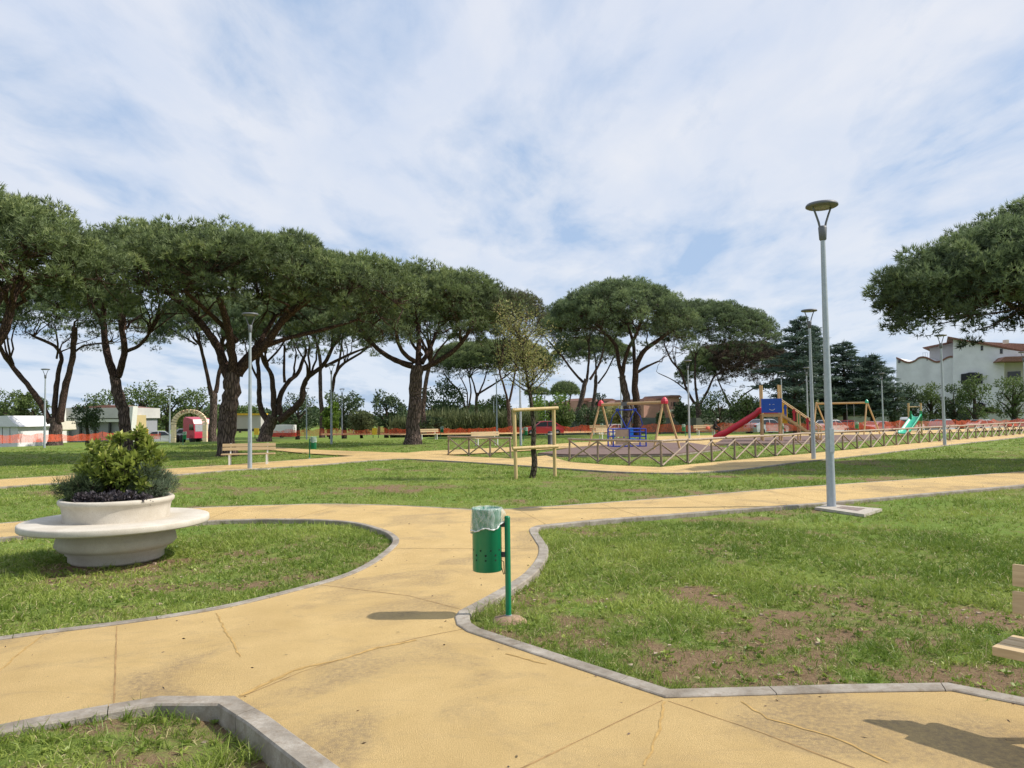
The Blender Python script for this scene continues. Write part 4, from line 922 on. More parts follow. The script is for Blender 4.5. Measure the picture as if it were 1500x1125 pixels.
tree('broadleaf_tree', 1364, 92, 42, 561, 620, 'olive tinted tree before the white house left of the lamp', 122, 'leafmid', g4_, leaf=.28)
tree('broadleaf_tree', 1398, 92, 46, 560, 620, 'grey green tree before the white house right of the lamp', 123, 'leafdark', g4_, leaf=.28)
tree('broadleaf_tree', 1428, 88, 46, 546, 616, 'light green tree partly covering the big window of the white house', 124, 'leafmid', g4_, leaf=.28)
tree('broadleaf_tree', 1486, 90, 60, 540, 618, 'dense green rounded tree at the right edge by the house porch', 125, 'leafmid', g4_, leaf=.28)
tree('hedge', 1446, 97, 40, 598, 608, 'low clipped green hedge on top of the white garden wall', 126, 'leafmid', None, leaf=.25, cat='hedge', shape='box', dw=.6)
# far wood closing the horizon
rg = np.random.default_rng(77); n = 60000; ang = rg.uniform(R_(38), R_(142), n); rad = rg.uniform(230, 300, n)
hh = 1.5 + 4 * vnoise(np.degrees(ang) * .8, ang * 0, 4) + 2.5 * vnoise(np.degrees(ang) * 3, ang * 0, 6)
C = np.stack([rad * np.cos(ang), rad * np.sin(ang), LZ - 1 + hh * np.sqrt(rg.random(n))], 1)
Vb, Fb, Tb = leaves(C, rg.normal(size=(n, 3)), rg.uniform(.9, 1.8, n), 1.1, rg.random(n) * .7, rg)
o = np_mesh('far_wood', Vb, Fb, M['leafdark'], Tb); setp(o, 'far dark green belt of trees along the horizon', 'wood', kind='stuff')

# staked young tree
B = P(779, 700, LZ); yt = B.y; sT = F / yt
t = thing('young_tree', 'slim young tree with sparse olive brown leaves tied between two stakes', 'tree', B)
rd = random.Random(5); rg = np.random.default_rng(5)
pts = [Q(u, v, yt) - B for u, v in ((779, 703), (783, 680), (781, 655), (782, 630), (779, 600), (776, 575), (772, 555), (768, 530), (764, 505), (760, 485))]
mb = MB(); sp_ = catmull(pts, 3); mm = len(sp_); mb.tube(sp_, [.088 * (1 - .85 * i / mm) * rd.uniform(.93, 1.07) for i in range(mm)], 9)
ends = []
for i in range(34):
    f = rd.uniform(.56, .97); p0 = sp_[int(f * (mm - 1))]; ph = i * 2.4; L = rd.uniform(.45, 1.45) * (1.25 - .5 * f); d = Vector((math.cos(ph), math.sin(ph) * .9, rd.uniform(.5, 1.6))).normalized() * L
    pp = bez(p0, p0 + Vector((d.x * .6, d.y * .6, d.z * .3)), p0 + d, 4); mb.tube(pp, [.022, .018, .013, .009, .005], 5, cap=False); ends += pp[1:]
    for k in range(4):
        q = pp[rd.randint(1, 4)]; e = q + Vector((rd.gauss(0, .22), rd.gauss(0, .22), rd.uniform(-.02, .4))); mb.tube([q, (q + e) / 2 + Vector((0, 0, .03)), e], [.009, .006, .003], 4, cap=False); ends += [e, (q + e) / 2, e]
mb.build('trunk', M['greybark'], t)
E = np.array([[*e] for e in ends]); idx = rg.integers(0, len(E), 4300); C = E[idx] + rg.normal(0, .13, (4300, 3))
Vb, Fb, Tb = leaves(C, rg.normal(size=(4300, 3)) + [0, 0, .3], rg.uniform(.04, .085, 4300), .032, np.clip(rg.normal(.45, .25, 4300), 0, 1), rg)
np_mesh('crown', Vb, Fb, M['dryleaf'], Tb, t)
t = thing('tree_stakes', 'pale round timber frame of two posts and two rails holding the young tree', 'tree stakes', B)
pa = P(756, 702, LZ) - B; pb = P(813, 698, LZ) - B
za = (Q(754, 598, yt)).z - B.z; mb = MB(); mb.tube([pa + Vector((0, 0, -.1)), Vector((pa.x - .03, pa.y, za))], .05, 12); mb.build('post', M['stake'], t)
mb = MB(); mb.tube([pb + Vector((0, 0, -.1)), Vector((pb.x - .01, pb.y, za + .02))], .05, 12); mb.build('post', M['stake'], t)
for vv0, vv1, x1 in ((601, 597.5, .14), (656, 654.5, .12)):
    q0 = Q(751, vv0, yt) - B; q1 = Q(818, vv1, yt) - B; q0.y = pa.y - .09; q1.y = pb.y - .09
    mb = MB(); mb.tube([q0, q1], .048, 12); mb.build('rail', M['stake'], t)

# ------------------------------------------------------------------ planter
pc = P(170, 812, 0); dpl = 9.2
pc = Vector((Q(172, 763, dpl).x, dpl, LZ))
t = thing('round_planter_bench', 'round pale stone planter with a wide ring seat standing on the lawn', 'planter', pc)
mb = MB(); mb.lathe([(.0, 0.0), (.50, .0), (.53, .03), (.53, .10), (.56, .115), (.56, .14), (.63, .17), (.675, .22), (.66, .30), (.61, .38), (.60, .427)], n=72); mb.build('base', M['stone'], t)
mb = MB(); mb.lathe([(.56, .425), (1.03, .425), (1.048, .432), (1.055, .445), (1.055, .492), (1.048, .505), (1.03, .512), (.60, .512), (.56, .50)], n=96, close=True); mb.build('seat', M['stone'], t)
mb = MB(); mb.lathe([(.59, .505), (.592, .56), (.60, .64), (.612, .69), (.635, .71), (.645, .73), (.643, .757), (.63, .768), (.585, .768), (.575, .755), (.57, .70), (.57, .68)], n=72); mb.build('bowl', M['stone'], t)
mb = MB(); mb.lathe([(0, .775), (.3, .77), (.575, .75)], n=40); mb.build('soil', M['soil'], t)
def plantcloud(name, label, x, y, mtl, lumps, leaf, wid, n, seed, cat='plant', up=.3, blade=False, group=None):
    b = pc + Vector((x, y, .73)); t = thing(name, label, cat, b, 0, group); rg = np.random.default_rng(seed); rd = random.Random(seed); mb = MB(); parts = []
    for (lx, ly, lz, lr_) in lumps:
        q = Vector((lx, ly, lz)); mb.tube(bez(Vector((lx * .15, ly * .15, -.02)), Vector((lx * .5, ly * .5, lz * .6)), q, 4), [.012, .011, .009, .007, .004], 5, cap=False)
        for k in range(5): e = q + Vector((rd.gauss(0, lr_ * .6), rd.gauss(0, lr_ * .6), rd.uniform(0, lr_))); mb.tube([q * .8, (q * .8 + e) / 2, e], [.006, .005, .002], 4, cap=False)
        d = nrm(rg.normal(size=(n, 3))); C = np.array([[lx, ly, lz]]) + d * lr_ * (rg.uniform(.2, 1.0, (n, 1)) ** .6); D = d + rg.normal(0, .5, (n, 3)) + [0, 0, up]
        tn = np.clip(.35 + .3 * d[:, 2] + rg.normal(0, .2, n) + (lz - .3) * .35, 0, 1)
        C[:, 2] = np.maximum(C[:, 2], 0)
        parts.append((blades if blade else leaves)(C, D, leaf * rg.uniform(.6, 1.3, n), wid, tn, rg))
    mb.build('stems', M['greybark'], t); V_, F_, T_ = cat3(parts); np_mesh('foliage', V_, F_, M[mtl], T_, t)
rd = random.Random(31)
L = []
for i in range(64):
    ph = i * 2.4; f = rd.random() ** .5; L.append((.43 * f * math.cos(ph) + .02, .36 * f * math.sin(ph), .10 + (.56 - .20 * f * f) * rd.uniform(.15, 1), rd.uniform(.04, .11)))
L += [(.22, 0, .76, .06), (.28, .05, .70, .06), (-.10, 0, .72, .05), (.33, 0, .64, .07), (-.25, .0, .58, .07), (.25, -.05, .84, .04), (-.46, 0, .40, .07), (.50, .0, .5, .06), (.0, .0, .77, .04), (-.32, 0, .66, .05), (.42, -.1, .62, .05)]
plantcloud('shrub', 'yellow green leafy shrub filling the middle of the round planter', .02, 0.02, 'bushleaf', L, .085, .038, 72, 3, 'shrub')
for i, (x, y, lb, m_, sd_) in enumerate(((-.41, -.12, 'dark trailing rosemary clump at the left of the planter bowl', 'rosemary', 1), (-.38, .12, 'grey green feathery clump behind the left rosemary', 'lavender', 2), (.40, -.08, 'tall grey green lavender clump at the right of the planter bowl', 'lavender', 3), (.40, .18, 'grey green clump at the back right of the planter bowl', 'lavender', 4), (-.30, -.30, 'small dark green clump at the front left of the planter bowl', 'rosemary', 5))):
    L = [(rd.gauss(0, .09), rd.gauss(0, .08), rd.uniform(.04, .26 if i in (0, 4) else .42), .10) for _ in range(12)]
    plantcloud('lavender_plant' if m_ == 'lavender' else 'rosemary_plant', lb, x, y, m_, L, .07, .007, 260, 40 + i, 'plant', .8, True, 'small plants in the round planter')
for i, (x, y, lb) in enumerate(((-.18, -.42, 'purple leaved plant at the front left of the planter bowl'), (.02, -.46, 'purple leaved plant at the very front of the planter bowl'), (.22, -.42, 'purple leaved plant at the front right of the planter bowl'), (.40, -.32, 'purple leaved plant beneath the right lavender'))):
    L = [(rd.gauss(0, .07), rd.gauss(0, .04), rd.uniform(.0, .09), .05) for _ in range(8)]
    plantcloud('purple_plant', lb, x, y, 'purple', L, .045, .03, 75, 60 + i, 'plant', .2, False, 'purple plants in the round planter')

# ------------------------------------------------------------------ litter bin
def make_bin():
    t = thing('litter_bin', 'x', 'litter bin')
    mb = MB(); mb.tube([(0, 0, -.1), (0, 0, .86)], .024, 16); mb.lathe([(.024, .86), (.02, .868), (0, .872)], n=16); mb.build('post', M['green'], t)
    mb = MB(); mb.tube([(0, 0, -.03), (0, 0, .055)], .0275, 14); mb.build('post_sleeve', M['galv'], t)
    cx = -.172; rb = .122
    bkt = mb = MB(); mb.lathe([(0, .42), (rb - .004, .42), (rb, .424), (rb, .93), (rb + .002, .934), (rb - .004, .934), (rb - .004, .43), (0, .43)], (cx, 0, 0), 40)
    mb = bkt; mb.cur = 1
    for k in range(9):
        for row, z in enumerate((.56, .60, .52)):
            a = R_(-90 + (k - 4) * 40 + row * 20)
            c = Vector((cx + (rb + .0015) * math.cos(a), (rb + .0015) * math.sin(a), z)); x = Vector((-math.sin(a), math.cos(a), 0)); zz = Vector((0, 0, 1)); rr = .0075 if row else .009
            mb.add([c + (x * math.cos(q * math.pi / 5) + zz * math.sin(q * math.pi / 5)) * rr for q in range(10)], [list(range(10))])
    mb.build('bucket', [M['green'], M['hole']], t)
    mb = MB(); mb.tube([(-.052, 0, .50), (-.034, 0, .49), (-.032, 0, .43), (-.028, 0, .39), (-.036, 0, .385), (-.052, 0, .44)], .0035, 6); mb.build('latch', M['darkmetal'], t)
    for z in (.80, .55): mb = MB(); mb.box((-.038, 0, z), (.035, .03, .04)); mb.build('bracket', M['darkmetal'], t)
    # liner bag folded over the rim, gathered at the post side
    rd = random.Random(2); n = 72; vs = []; rows = 11
    for j in range(rows):
        f = j / (rows - 1)
        for k in range(n):
            a = 2 * math.pi * k / n; g = max(0.0, math.cos(a)) ** 3
            wr = .0045 * math.sin(a * 13 + j * .5) * f + .004 * math.sin(a * 29 + 1.3 * j) * f + .002 * math.sin(a * 7 - j)
            drop = .20 + .035 * math.cos(a + 1.5 + math.pi) + .01 * math.sin(5 * a)
            r = rb + .006 + .006 * f + wr + g * .028 * math.sin(min(1, f * 1.3) * math.pi); z = .94 - drop * f * (1 - .35 * g)
            vs.append((cx + r * math.cos(a), r * math.sin(a), z))
    fs = [[j * n + k, j * n + (k + 1) % n, (j + 1) * n + (k + 1) % n, (j + 1) * n + k] for j in range(rows - 1) for k in range(n)]
    # inside wall of the bag
    m0 = len(vs)
    for j in range(6):
        for k in range(n):
            a = 2 * math.pi * k / n; r = rb - .008 - .012 * (j / 5) + .004 * math.sin(a * 9 + j); vs.append((cx + r * math.cos(a), r * math.sin(a), .945 - .06 * j))
    for j in range(5): fs += [[m0 + j * n + k, m0 + j * n + (k + 1) % n, m0 + (j + 1) * n + (k + 1) % n, m0 + (j + 1) * n + k] for k in range(n)]
    fs += [[k, (k + 1) % n, m0 + (k + 1) % n, m0 + k] for k in range(n)]
    mb = MB(); mb.add(vs, fs, True); bag = mb.build('liner_bag', M['film'], t)
    ring = [Vector(vs[(rows - 1) * n + k]) for k in range(n)]; ring.append(ring[0]); mb = MB(); mb.tube(ring, [.0055 + .0025 * math.sin(k * 1.7) for k in range(n + 1)], 6, cap=False); mb.tube([ring[0], ring[0] + Vector((.03, .01, .02)), ring[0] + Vector((.045, -.01, -.01))], [.01, .012, .003], 6); mb.build('bag_hem', M['filmhem'], bag)
    return t
bin0 = make_bin()
def put(o, loc, rz, label): o.location = loc; o.rotation_euler = (0, 0, rz); o['label'] = label; return o
bin0['group'] = 'green litter bins'
bl = P(745, 910, LZ); put(bin0, bl, R_(-4), 'green perforated litter bin with a clear liner bag beside the near path')
t = thing('bin_footing', 'rough brown concrete footing around the post of the nearest bin', 'footing', bl)
rd = random.Random(8); mb = MB(); n = 22
ring = [(rd.uniform(.11, .15) * math.cos(2 * math.pi * k / n) + 0.0, rd.uniform(.09, .12) * math.sin(2 * math.pi * k / n)) for k in range(n)]
vs = [(x * 1.3, y * 1.3, -.02) for x, y in ring] + [(x, y, .028) for x, y in ring] + [(x * .4, y * .4, .045) for x, y in ring] + [(0, 0, .05)]
fs = [[k, (k + 1) % n, n + (k + 1) % n, n + k] for k in range(n)] + [[n + k, n + (k + 1) % n, 2 * n + (k + 1) % n, 2 * n + k] for k in range(n)] + [[2 * n + k, 2 * n + (k + 1) % n, 3 * n] for k in range(n)]
mb.add(vs, fs, True); mb.build('lump', plain('earthy_concrete', (0.30, 0.20, 0.13), .95, var=.3, vs=18, bmp=.5), t)
for (u, v, rz, lb) in ((453.5, 672, 180, 'green litter bin on the lawn right of the lone bench'), (268, 652, 150, 'dark green litter bin in the shade below the cream arch'), (767, 646, 190, 'green litter bin with white liner left of the right stake'), (645, 641, 160, 'dark green bin by the netting right of the big straight trunk'),
                       (1004, 640, 30, 'green bin left of the bench with the seated person'), (884, 636, 20, 'green bin between the two forked pines'), (1143, 637, 200, 'green bin seen through the posts of the play tower'), (1258, 636, 20, 'green bin seen beneath the timber swing')):
    put(copy_tree(bin0), P(u, v, LZ), R_(rz), lb)
b = P(806, 652, LZ); t = thing('bollard', 'dark grey cylindrical bollard right of the young tree', 'bollard', b); mb = MB(); mb.lathe([(0, 0), (.17, 0), (.17, .05), (.14, .07), (.14, .72), (.12, .80), (0, .82)], n=20); mb.build('body', M['darkmetal'], t)
mb = MB(); mb.lathe([(.142, .60), (.145, .62), (.145, .68), (.142, .70)], n=20); mb.build('band', M['chain'], t)

# ------------------------------------------------------------------ benches
def make_bench():
    t = thing('park_bench', 'x', 'bench')
    mb = MB()
    for k in range(3): mb.box((0, -.104 + k * .104, .435), (1.9, .093, .045), bev=.005)
    mb.build('seat', M['bwood'], t)
    mb = MB(); tl = Matrix.Rotation(R_(-7), 4, 'X')
    for z, y in ((.625, .180), (.765, .197)): mb.box((0, y, z), (1.9, .036, .115), mtx=tl, bev=.005)
    mb.build('backrest', M['bwood'], t)
    for x in (-.66, .66):
        fr = MB(); fr.box((x, 0, .404), (.05, .34, .018)); fr.beam((x, .165, .40), (x, .245, .83), .05, .02, Vector((0, 1, 0))); fr.build('frame', M['white'], t)
        for y in (-.14, .15): lg = MB(); lg.box((x, y, .195), (.055, .055, .40), bev=.004); lg.build('leg', M['white'], t)
    return t
bench = make_bench(); bench['group'] = 'slatted park benches'
# nearest bench, cut by the right edge
c1 = Q(1453, 948, 3.78); yaw = R_(-51)
Rm = Matrix.Rotation(yaw, 3, 'Z'); off = Rm @ Vector((-.95, -.15, 0))
put(bench, Vector((c1.x - off.x, 3.78 - off.y, 0.0)), yaw, 'nearest bench, brown wooden slats cut off by the right edge of the path')
for (u, v, rz, lb) in ((364, 682, 12, 'pale wooden bench with white legs standing right in front of the thick pine'), (713, 653, 32, 'empty pale bench behind the first crossed-rail fence panels'), (628, 644, 35, 'pale bench just right of the big straight pine trunk'), (892, 645, 30, 'pale bench behind the left legs of the basket swing'), (880, 636.5, 10, 'farther pale bench left of the basket swing near the netting'), (1034, 638, 14, 'pale bench with the seated person and a coral jacket')):
    z = LZ; put(copy_tree(bench), P(u, v, z), R_(rz), lb)

# ------------------------------------------------------------------ lamps
LH = 5.4
def make_lamp():
    t = thing('street_lamp', 'x', 'street lamp')
    mb = MB(); mb.tube([(0, 0, -.1), (0, 0, 1.5), (0, 0, 4.82)], [.078, .066, .040], 16); mb.box((.0, -.070, 1.15), (.09, .012, .42), bev=.004); mb.build('pole', M['galv'], t)
    mb = MB(); mb.lathe([(.045, 4.72), (.062, 4.74), (.075, 4.95), (.06, 4.98), (0, 4.985)], n=16); mb.build('collar', M['lamphead'], t)
    for s in (-1, 1):
        mb = MB(); mb.tube([(s * .045, 0, 4.93), (s * .075, 0, 5.05), (s * .13, 0, 5.2), (s * .185, 0, 5.33)], [.02, .019, .018, .016], 8); mb.build('arm', M['lamphead'], t)
    mb = MB(); mb.lathe([(0, 5.335), (.15, 5.325), (.25, 5.32), (.275, 5.335), (.275, 5.36), (.255, 5.385), (.15, 5.40), (0, 5.405)], n=32); h = mb.build('lamp_head', M['lamphead'], t)
    mb = MB(); mb.lathe([(0, 5.318), (.13, 5.318), (.14, 5.324)], n=24); mb.build('lens', M['lens'], h)
    return t
lamp = make_lamp(); lamp['group'] = 'grey park street lamps'
put(lamp, P(1218, 741, 0), R_(12), 'nearest and tallest grey street lamp standing on a concrete pad')
def lamp_at(u, vb, lb, rz=10):
    put(copy_tree(lamp), P(u, vb, LZ), R_(rz), lb)
def lamp_far(u, vt, lb, rz=5, y=None):
    # depth where a 5.4 m lamp on the terrain has its top at v=vt
    best = min((abs(Q(u, vt, yy).z - (TZs(math.hypot(Q(u, vt, yy).x, yy)) + LH)), yy) for yy in np.arange(30, 160, .5)); yy = best[1]
    q = Q(u, vt, yy); put(copy_tree(lamp), (q.x, yy, TZ(q.x, yy)), R_(rz), lb)
lamp_at(366, 688, 'grey lamp post standing in front of the lone bench'); lamp_at(1192, 674, 'second street lamp, just left of the nearest one, by the crossed fence')
lamp_at(1384, 653, 'street lamp in front of the white house'); lamp_at(65, 656, 'lamp post left of the three-stemmed pine'); lamp_at(1010, 643, 'street lamp between the basket swing and the seated person')
lamp_at(485.5, 650.5, 'thin lamp post right of the litter bin'); lamp_at(763, 653, 'lamp post rising behind the young tree')
lamp_far(449, 568, 'distant thin lamp post directly behind the litter bin'); lamp_far(501, 569, 'distant lamp post right of the two-stemmed pine, left of a pair'); lamp_far(517.5, 588, 'smaller distant lamp post at the right of a pair')
lamp_far(727, 548, 'lamp post right of the small pair of pines'); lamp_far(723, 580, 'short-looking far lamp post next to the one right of the small pines'); lamp_far(909, 552, 'thin lamp post behind the basket swing beam')
lamp_far(1181, 538, 'lamp post between the play tower stairs and the second lamp'); lamp_far(1144, 544, 'far lamp post just above the play tower posts'); lamp_far(1291, 546, 'thin lamp post between the swing and the green slide')
lamp_far(249, 565, 'distant lamp post left of the cream arch'); lamp_far(798, 575, 'faint lamp post in front of the bright green bush'); lamp_far(1499, 515, 'lamp post cut by the right edge in front of the house porch')
t = thing('lamp_pad', 'flat rectangular concrete pad with inset cover under the nearest lamp', 'concrete pad', P(1240, 745, LZ))
c = PP([(1193, 742.5), (1213, 737.8), (1292, 744.5), (1266, 753)]); o0 = t.location; poly = [Vector((p.x - o0.x, p.y - o0.y, .0)) for p in c]
mb = MB(); mb.prism(poly, (0, 0, .045)); mb.build('slab', M['concrete'], t)
ctr = sum(poly, Vector()) / 4 + (poly[2] - poly[0]) * .10; mb = MB(); mb.prism([ctr + (p - ctr) * .42 + Vector((0, 0, .02)) for p in poly], (0, 0, .03)); mb.build('cover', plain('inset_cover', (0.22, .17, .15), .9, var=.3, vs=20), t)
t = thing('lamp_pad', 'small pale concrete pad at the foot of the lamp by the lone bench', 'concrete pad', P(384, 688.5, LZ)); mb = MB(); mb.box((0, 0, .02), (.5, .35, .05), bev=.006); mb.build('slab', M['concrete'], t)
mb = MB(); mb.box((.02, 0, .05), (.3, .2, .01)); mb.build('cover', M['kerb'], t)

# ------------------------------------------------------------------ crossed-rail fences (each run is one fence; posts and rails its parts)
def xfence(pts, label, hgt=.82, n=None, seed=0, endpost=True):
    rd = random.Random(seed); b = pts[0].copy(); t = thing('crossed_rail_fence', label, 'fence', b, 0, 'rustic crossed-rail fences'); W = [p - b for p in pts]
    for i, p in enumerate(W):
        mb = MB(); mb.tube([p + Vector((0, 0, -.1)), p + Vector((rd.gauss(0, .01), rd.gauss(0, .01), hgt + rd.uniform(-.02, .05)))], [.042, .038], 7); mb.build('post', M['fencew'], t)
    mb = MB()
    for a, c in zip(W[:-1], W[1:]):
        z = Vector((0, 0, hgt + .01)); e = (c - a).normalized() * .05; mb.tube([a + z - e, (a + c) / 2 + z + Vector((0, 0, rd.gauss(0, .008))), c + z + e], .042, 7)
    mb.build('top_rail', M['fencel'], t)
    nx = 0
    for a, c in zip(W[:-1], W[1:]):
        nx += 1
        if nx > 48: break
        d = Vector((-(c - a).y, (c - a).x, 0)).normalized() * .045
        mb = MB(); mb.tube([a + Vector((0, 0, hgt - .06)) + d, c + Vector((0, 0, .05)) + d], .030, 6); mb.build('cross_brace', M['fencew'], t); mb = MB(); mb.tube([a + Vector((0, 0, .05)) - d, c + Vector((0, 0, hgt - .06)) - d], .030, 6); mb.build('cross_brace', M['fencel'], t)
    return t
f1 = PP([(657, 666.8), (687, 668.2), (718, 670.4), (748, 671.5)], LZ)
xfence(f1, 'short crossed-rail timber fence of three bays left of the young tree')
f2 = PP([(834, 676), (875.6, 679), (922, 681.5), (969, 683.8)], LZ)
xfence(f2, 'three bays of crossed-rail timber fence in front of the basket swing', seed=2)
A_, B_ = P(969, 683.8, LZ), P(1560, 631.5, LZ); dl = (B_ - A_).length; sp1 = (P(1008, 680.6, LZ) - A_).length
npn = int(dl / 1.42)
xfence([A_.lerp(B_, i / npn) + Vector((0, 0, 0)) for i in range(0, npn + 1)][1:], 'long crossed-rail timber fence running away along the path to the right', seed=3)
A_1 = A_.lerp(B_, 1 / npn)
xfence([A_, A_1], 'single corner bay of crossed-rail fence where the front and long fences meet', seed=5)

# ------------------------------------------------------------------ rubber play surfaces
def pad(poly, label, h=.05):
    c = poly[0].copy(); t = thing('rubber_mat', label, 'play surface', (c.x, c.y, LZ)); mb = MB(); mb.prism([Vector((p.x - c.x, p.y - c.y, -.05)) for p in poly], (0, 0, h + .12)); mb.build('surface', M['rubber'], t)
    mb = MB(); q = [Vector((p.x - c.x, p.y - c.y, 0)) for p in poly]
    for a, b_ in zip(q, q[1:] + q[:1]): mb.beam(a + Vector((0, 0, .045)), b_ + Vector((0, 0, .045)), .06, .062)
    mb.build('edging', M['kerb'], t)
pad(PP([(788, 666), (850, 668.5), (985, 667), (1062, 658), (1010, 650), (930, 650), (850, 656)]), 'purplish brown rubber mat under the basket swing')
pad(PP([(1046, 652), (1140, 651), (1236, 647), (1290, 643), (1290, 637.5), (1180, 639.5), (1060, 644.5)]), 'purplish brown rubber mat under the slide tower')

# ------------------------------------------------------------------ basket swing
L0 = P(881.5, 655, LZ); R0 = P(975, 661, LZ); bd = (R0 - L0).normalized(); pr = Vector((-bd.y, bd.x, 0)); BL = (R0 - L0).length; SH = 2.38
t = thing('timber_swing_set', 'timber A-frame swing with red caps, its beam over the blue basket', 'swing frame', L0)
mb = MB(); mb.tube([Vector((0, 0, SH - .12)) - bd * .05, bd * (BL + .05) + Vector((0, 0, SH - .12))], .075, 12); mb.build('beam', M['playw'], t)
for e in (0, 1):
    for s in (-1, 1):
        mb = MB(); mb.tube([bd * BL * e + pr * s * .78 + Vector((0, 0, -.1)) + bd * (.12 if e else -.12), bd * BL * e + Vector((0, 0, SH)) + pr * s * .04], .052, 12); mb.build('leg', M['playw'], t)
    c = bd * BL * e + Vector((0, 0, SH - .02)); mb = MB(); mb.lathe([(0, -.17), (.16, -.17), (.17, -.05), (.13, .05), (.06, .13), (0, .15)], c, 8, smooth=False); mb.build('cap', M['redcap'], t)
mb = MB(); mb.box(bd * BL * .42 + Vector((0, 0, SH - .12)), (.5, .19, .19), rz=math.atan2(bd.y, bd.x)); mb.build('sleeve', M['lamphead'], t)
ctr = L0 + bd * BL * .43; c0 = Vector((ctr.x, ctr.y, LZ)); t = thing('basket_swing', 'blue wheelchair swing cage with tan gate panels hanging over the rubber mat', 'swing seat', c0, R_(6))
w, dd, z0, z1 = 1.66, 1.1, .12, 1.0
mb = MB(); mb.box((0, 0, z0), (w, dd, .05)); mb.box((0, -dd / 2, .15), (w * .92, .12, .04)); mb.build('floor', M['bluemetal'], t)
mb = MB()
for x in (-w / 2, 0, w / 2):
    for y in (-dd / 2, dd / 2): mb.tube([(x, y, z0), (x, y, z1)], .038, 8)
for z in (.45, .62, .85, z1):
    for y in (-dd / 2, dd / 2): mb.tube([(0 if y < 0 else -w / 2, y, z), (w / 2, y, z)], .03, 7)
    for x in (-w / 2, w / 2): mb.tube([(x, -dd / 2, z), (x, dd / 2, z)], .02, 7)
mb.tube([(-w / 2, -dd / 2, z1), (0, -dd / 2, z1)], .028, 8); mb.build('cage', M['bluemetal'], t)
for x0_, x1_, z_, h_ in ((-.72, -.05, .82, .40), (-.72, -.05, .42, .30)):
    mb = MB(); mb.box(((x0_ + x1_) / 2, -dd / 2 - .01, z_), (x1_ - x0_, .025, h_)); mb.build('gate_panel', M['tanpanel'], t)
mb = MB(); mb.box((.16, -.1, .86), (.30, .06, .38), bev=.02); mb.box((.16, -.3, .5), (.3, .3, .06), bev=.02); mb.build('seat', M['cyan'], t)
mb = MB(); zt_ = 1.95
mb.tube([(-.45, 0, zt_), (.45, 0, zt_)], .03, 8)
for s in (-1, 1):
    mb.tube([(s * .45, 0, zt_), (s * .06, 0, 1.15), (0, 0, z1)], .026, 8); mb.tube([(s * .45, 0, zt_), (s * .7, 0, 1.65), (s * w / 2, 0, 1.2), (s * w / 2, dd / 2, z1)], .022, 8); mb.box((s * .45, 0, zt_), (.16, .08, .14), bev=.02)
mb.build('hanger', M['bluemetal'], t)
for x in (-.45, -.2, .2, .45): mb = MB(); mb.tube([(x, 0, zt_), (x * .8, 0, SH - .19)], .012, 6); mb.build('chain', M['chain'], t)

# ------------------------------------------------------------------ play tower
y0 = P(1130, 647, 0).y; s0 = F / y0; c = Q(1130, 640, y0); base = Vector((c.x, y0, 0.03)); th = R_(-14)
t = thing('play_tower', 'timber play tower with blue smiling panel, red slide and coloured stairs', 'play tower', base, th)
hw, hd, dz, ph_ = .50, .55, 1.55, 3.25
for x in (-hw, hw):
    for y in (-hd, hd): mb = MB(); mb.tube([(x + (.0), y, -.2), (x, y, ph_ - (.06 if y < 0 else 0))], .055, 14); mb.build('post', M['playw'], t)
mb = MB(); mb.box((0, 0, dz), (2 * hw + .1, 2 * hd + .1, .05)); mb.box((0, -hd, dz - .09), (2 * hw, .04, .12)); mb.box((0, hd, dz - .09), (2 * hw, .04, .12)); mb.build('deck', M['playw'], t)
mb = MB(); mb.box((0, -hd - .07, dz + .48), (2 * hw + .12, .03, .80), bev=.012); pn = mb.build('front_panel', M['blue'], t)
mb = MB(); yy = -hd - .092
def arc(cx, cz, r, a0, a1, th_, n=12):
    o = []
    for k in range(n + 1): a = R_(a0 + (a1 - a0) * k / n); o.append((cx + r * math.cos(a), yy, cz + r * math.sin(a)))
    mb.tube(o, th_, 6)
arc(0.02, dz + .40, .18, 215, 325, .016); mb.lathe([(0, -.03), (.035, 0), (0, .03)], (-.10, yy, dz + .55), 10); arc(.10, dz + .50, .06, 40, 140, .010)
mb.build('smile', M['white'], pn)
mb = MB(); mb.box((hw * .1, hd + .07, dz + .45), (2 * hw, .03, .9), bev=.01); mb.build('rear_panel', M['orange'], t)
mb = MB(); mb.box((hw + .30, hd - .02, dz + .05), (.34, .03, 1.2), bev=.01); mb.build('yellow_panel', M['yellow'], t)
# slide trough
def chute(p0, p1, wd, side, mtl, parent, name, flare=.35):
    d = (p1 - p0); L = d.length; f = Vector((d.x, d.y, 0)).normalized(); lat = Vector((-f.y, f.x, 0)); pts = [p0 - f * .15, p0 + f * .12 + Vector((0, 0, -.05))]
    for k in range(1, 8): pts.append(p0 + d * (k / 8) + Vector((0, 0, -.06)))
    pts += [p1 + Vector((0, 0, .03)), p1 + f * flare + Vector((0, 0, .0))]
    prof = [(-wd / 2 - .03, side), (-wd / 2, side + .02), (-wd / 2 + .02, side), (-wd / 2 + .06, .04), (0, 0), (wd / 2 - .06, .04), (wd / 2 - .02, side), (wd / 2, side + .02), (wd / 2 + .03, side), (wd / 2 + .0, -.02), (0, -.05), (-wd / 2, -.02)]
    m = len(prof); vs = []; 
    for i, p in enumerate(pts):
        k = .45 if i >= len(pts) - 1 else 1.0
        for a, h in prof: vs.append(p + lat * a + Vector((0, 0, h * (k if h > .05 else 1))))
    fs = [[i * m + k, i * m + (k + 1) % m, (i + 1) * m + (k + 1) % m, (i + 1) * m + k] for i in range(len(pts) - 1) for k in range(m)]; fs += [list(range(m)), list(range((len(pts) - 1) * m, len(pts) * m))]
    mb = MB(); mb.add(vs, fs, True); return mb.build(name, mtl, parent)
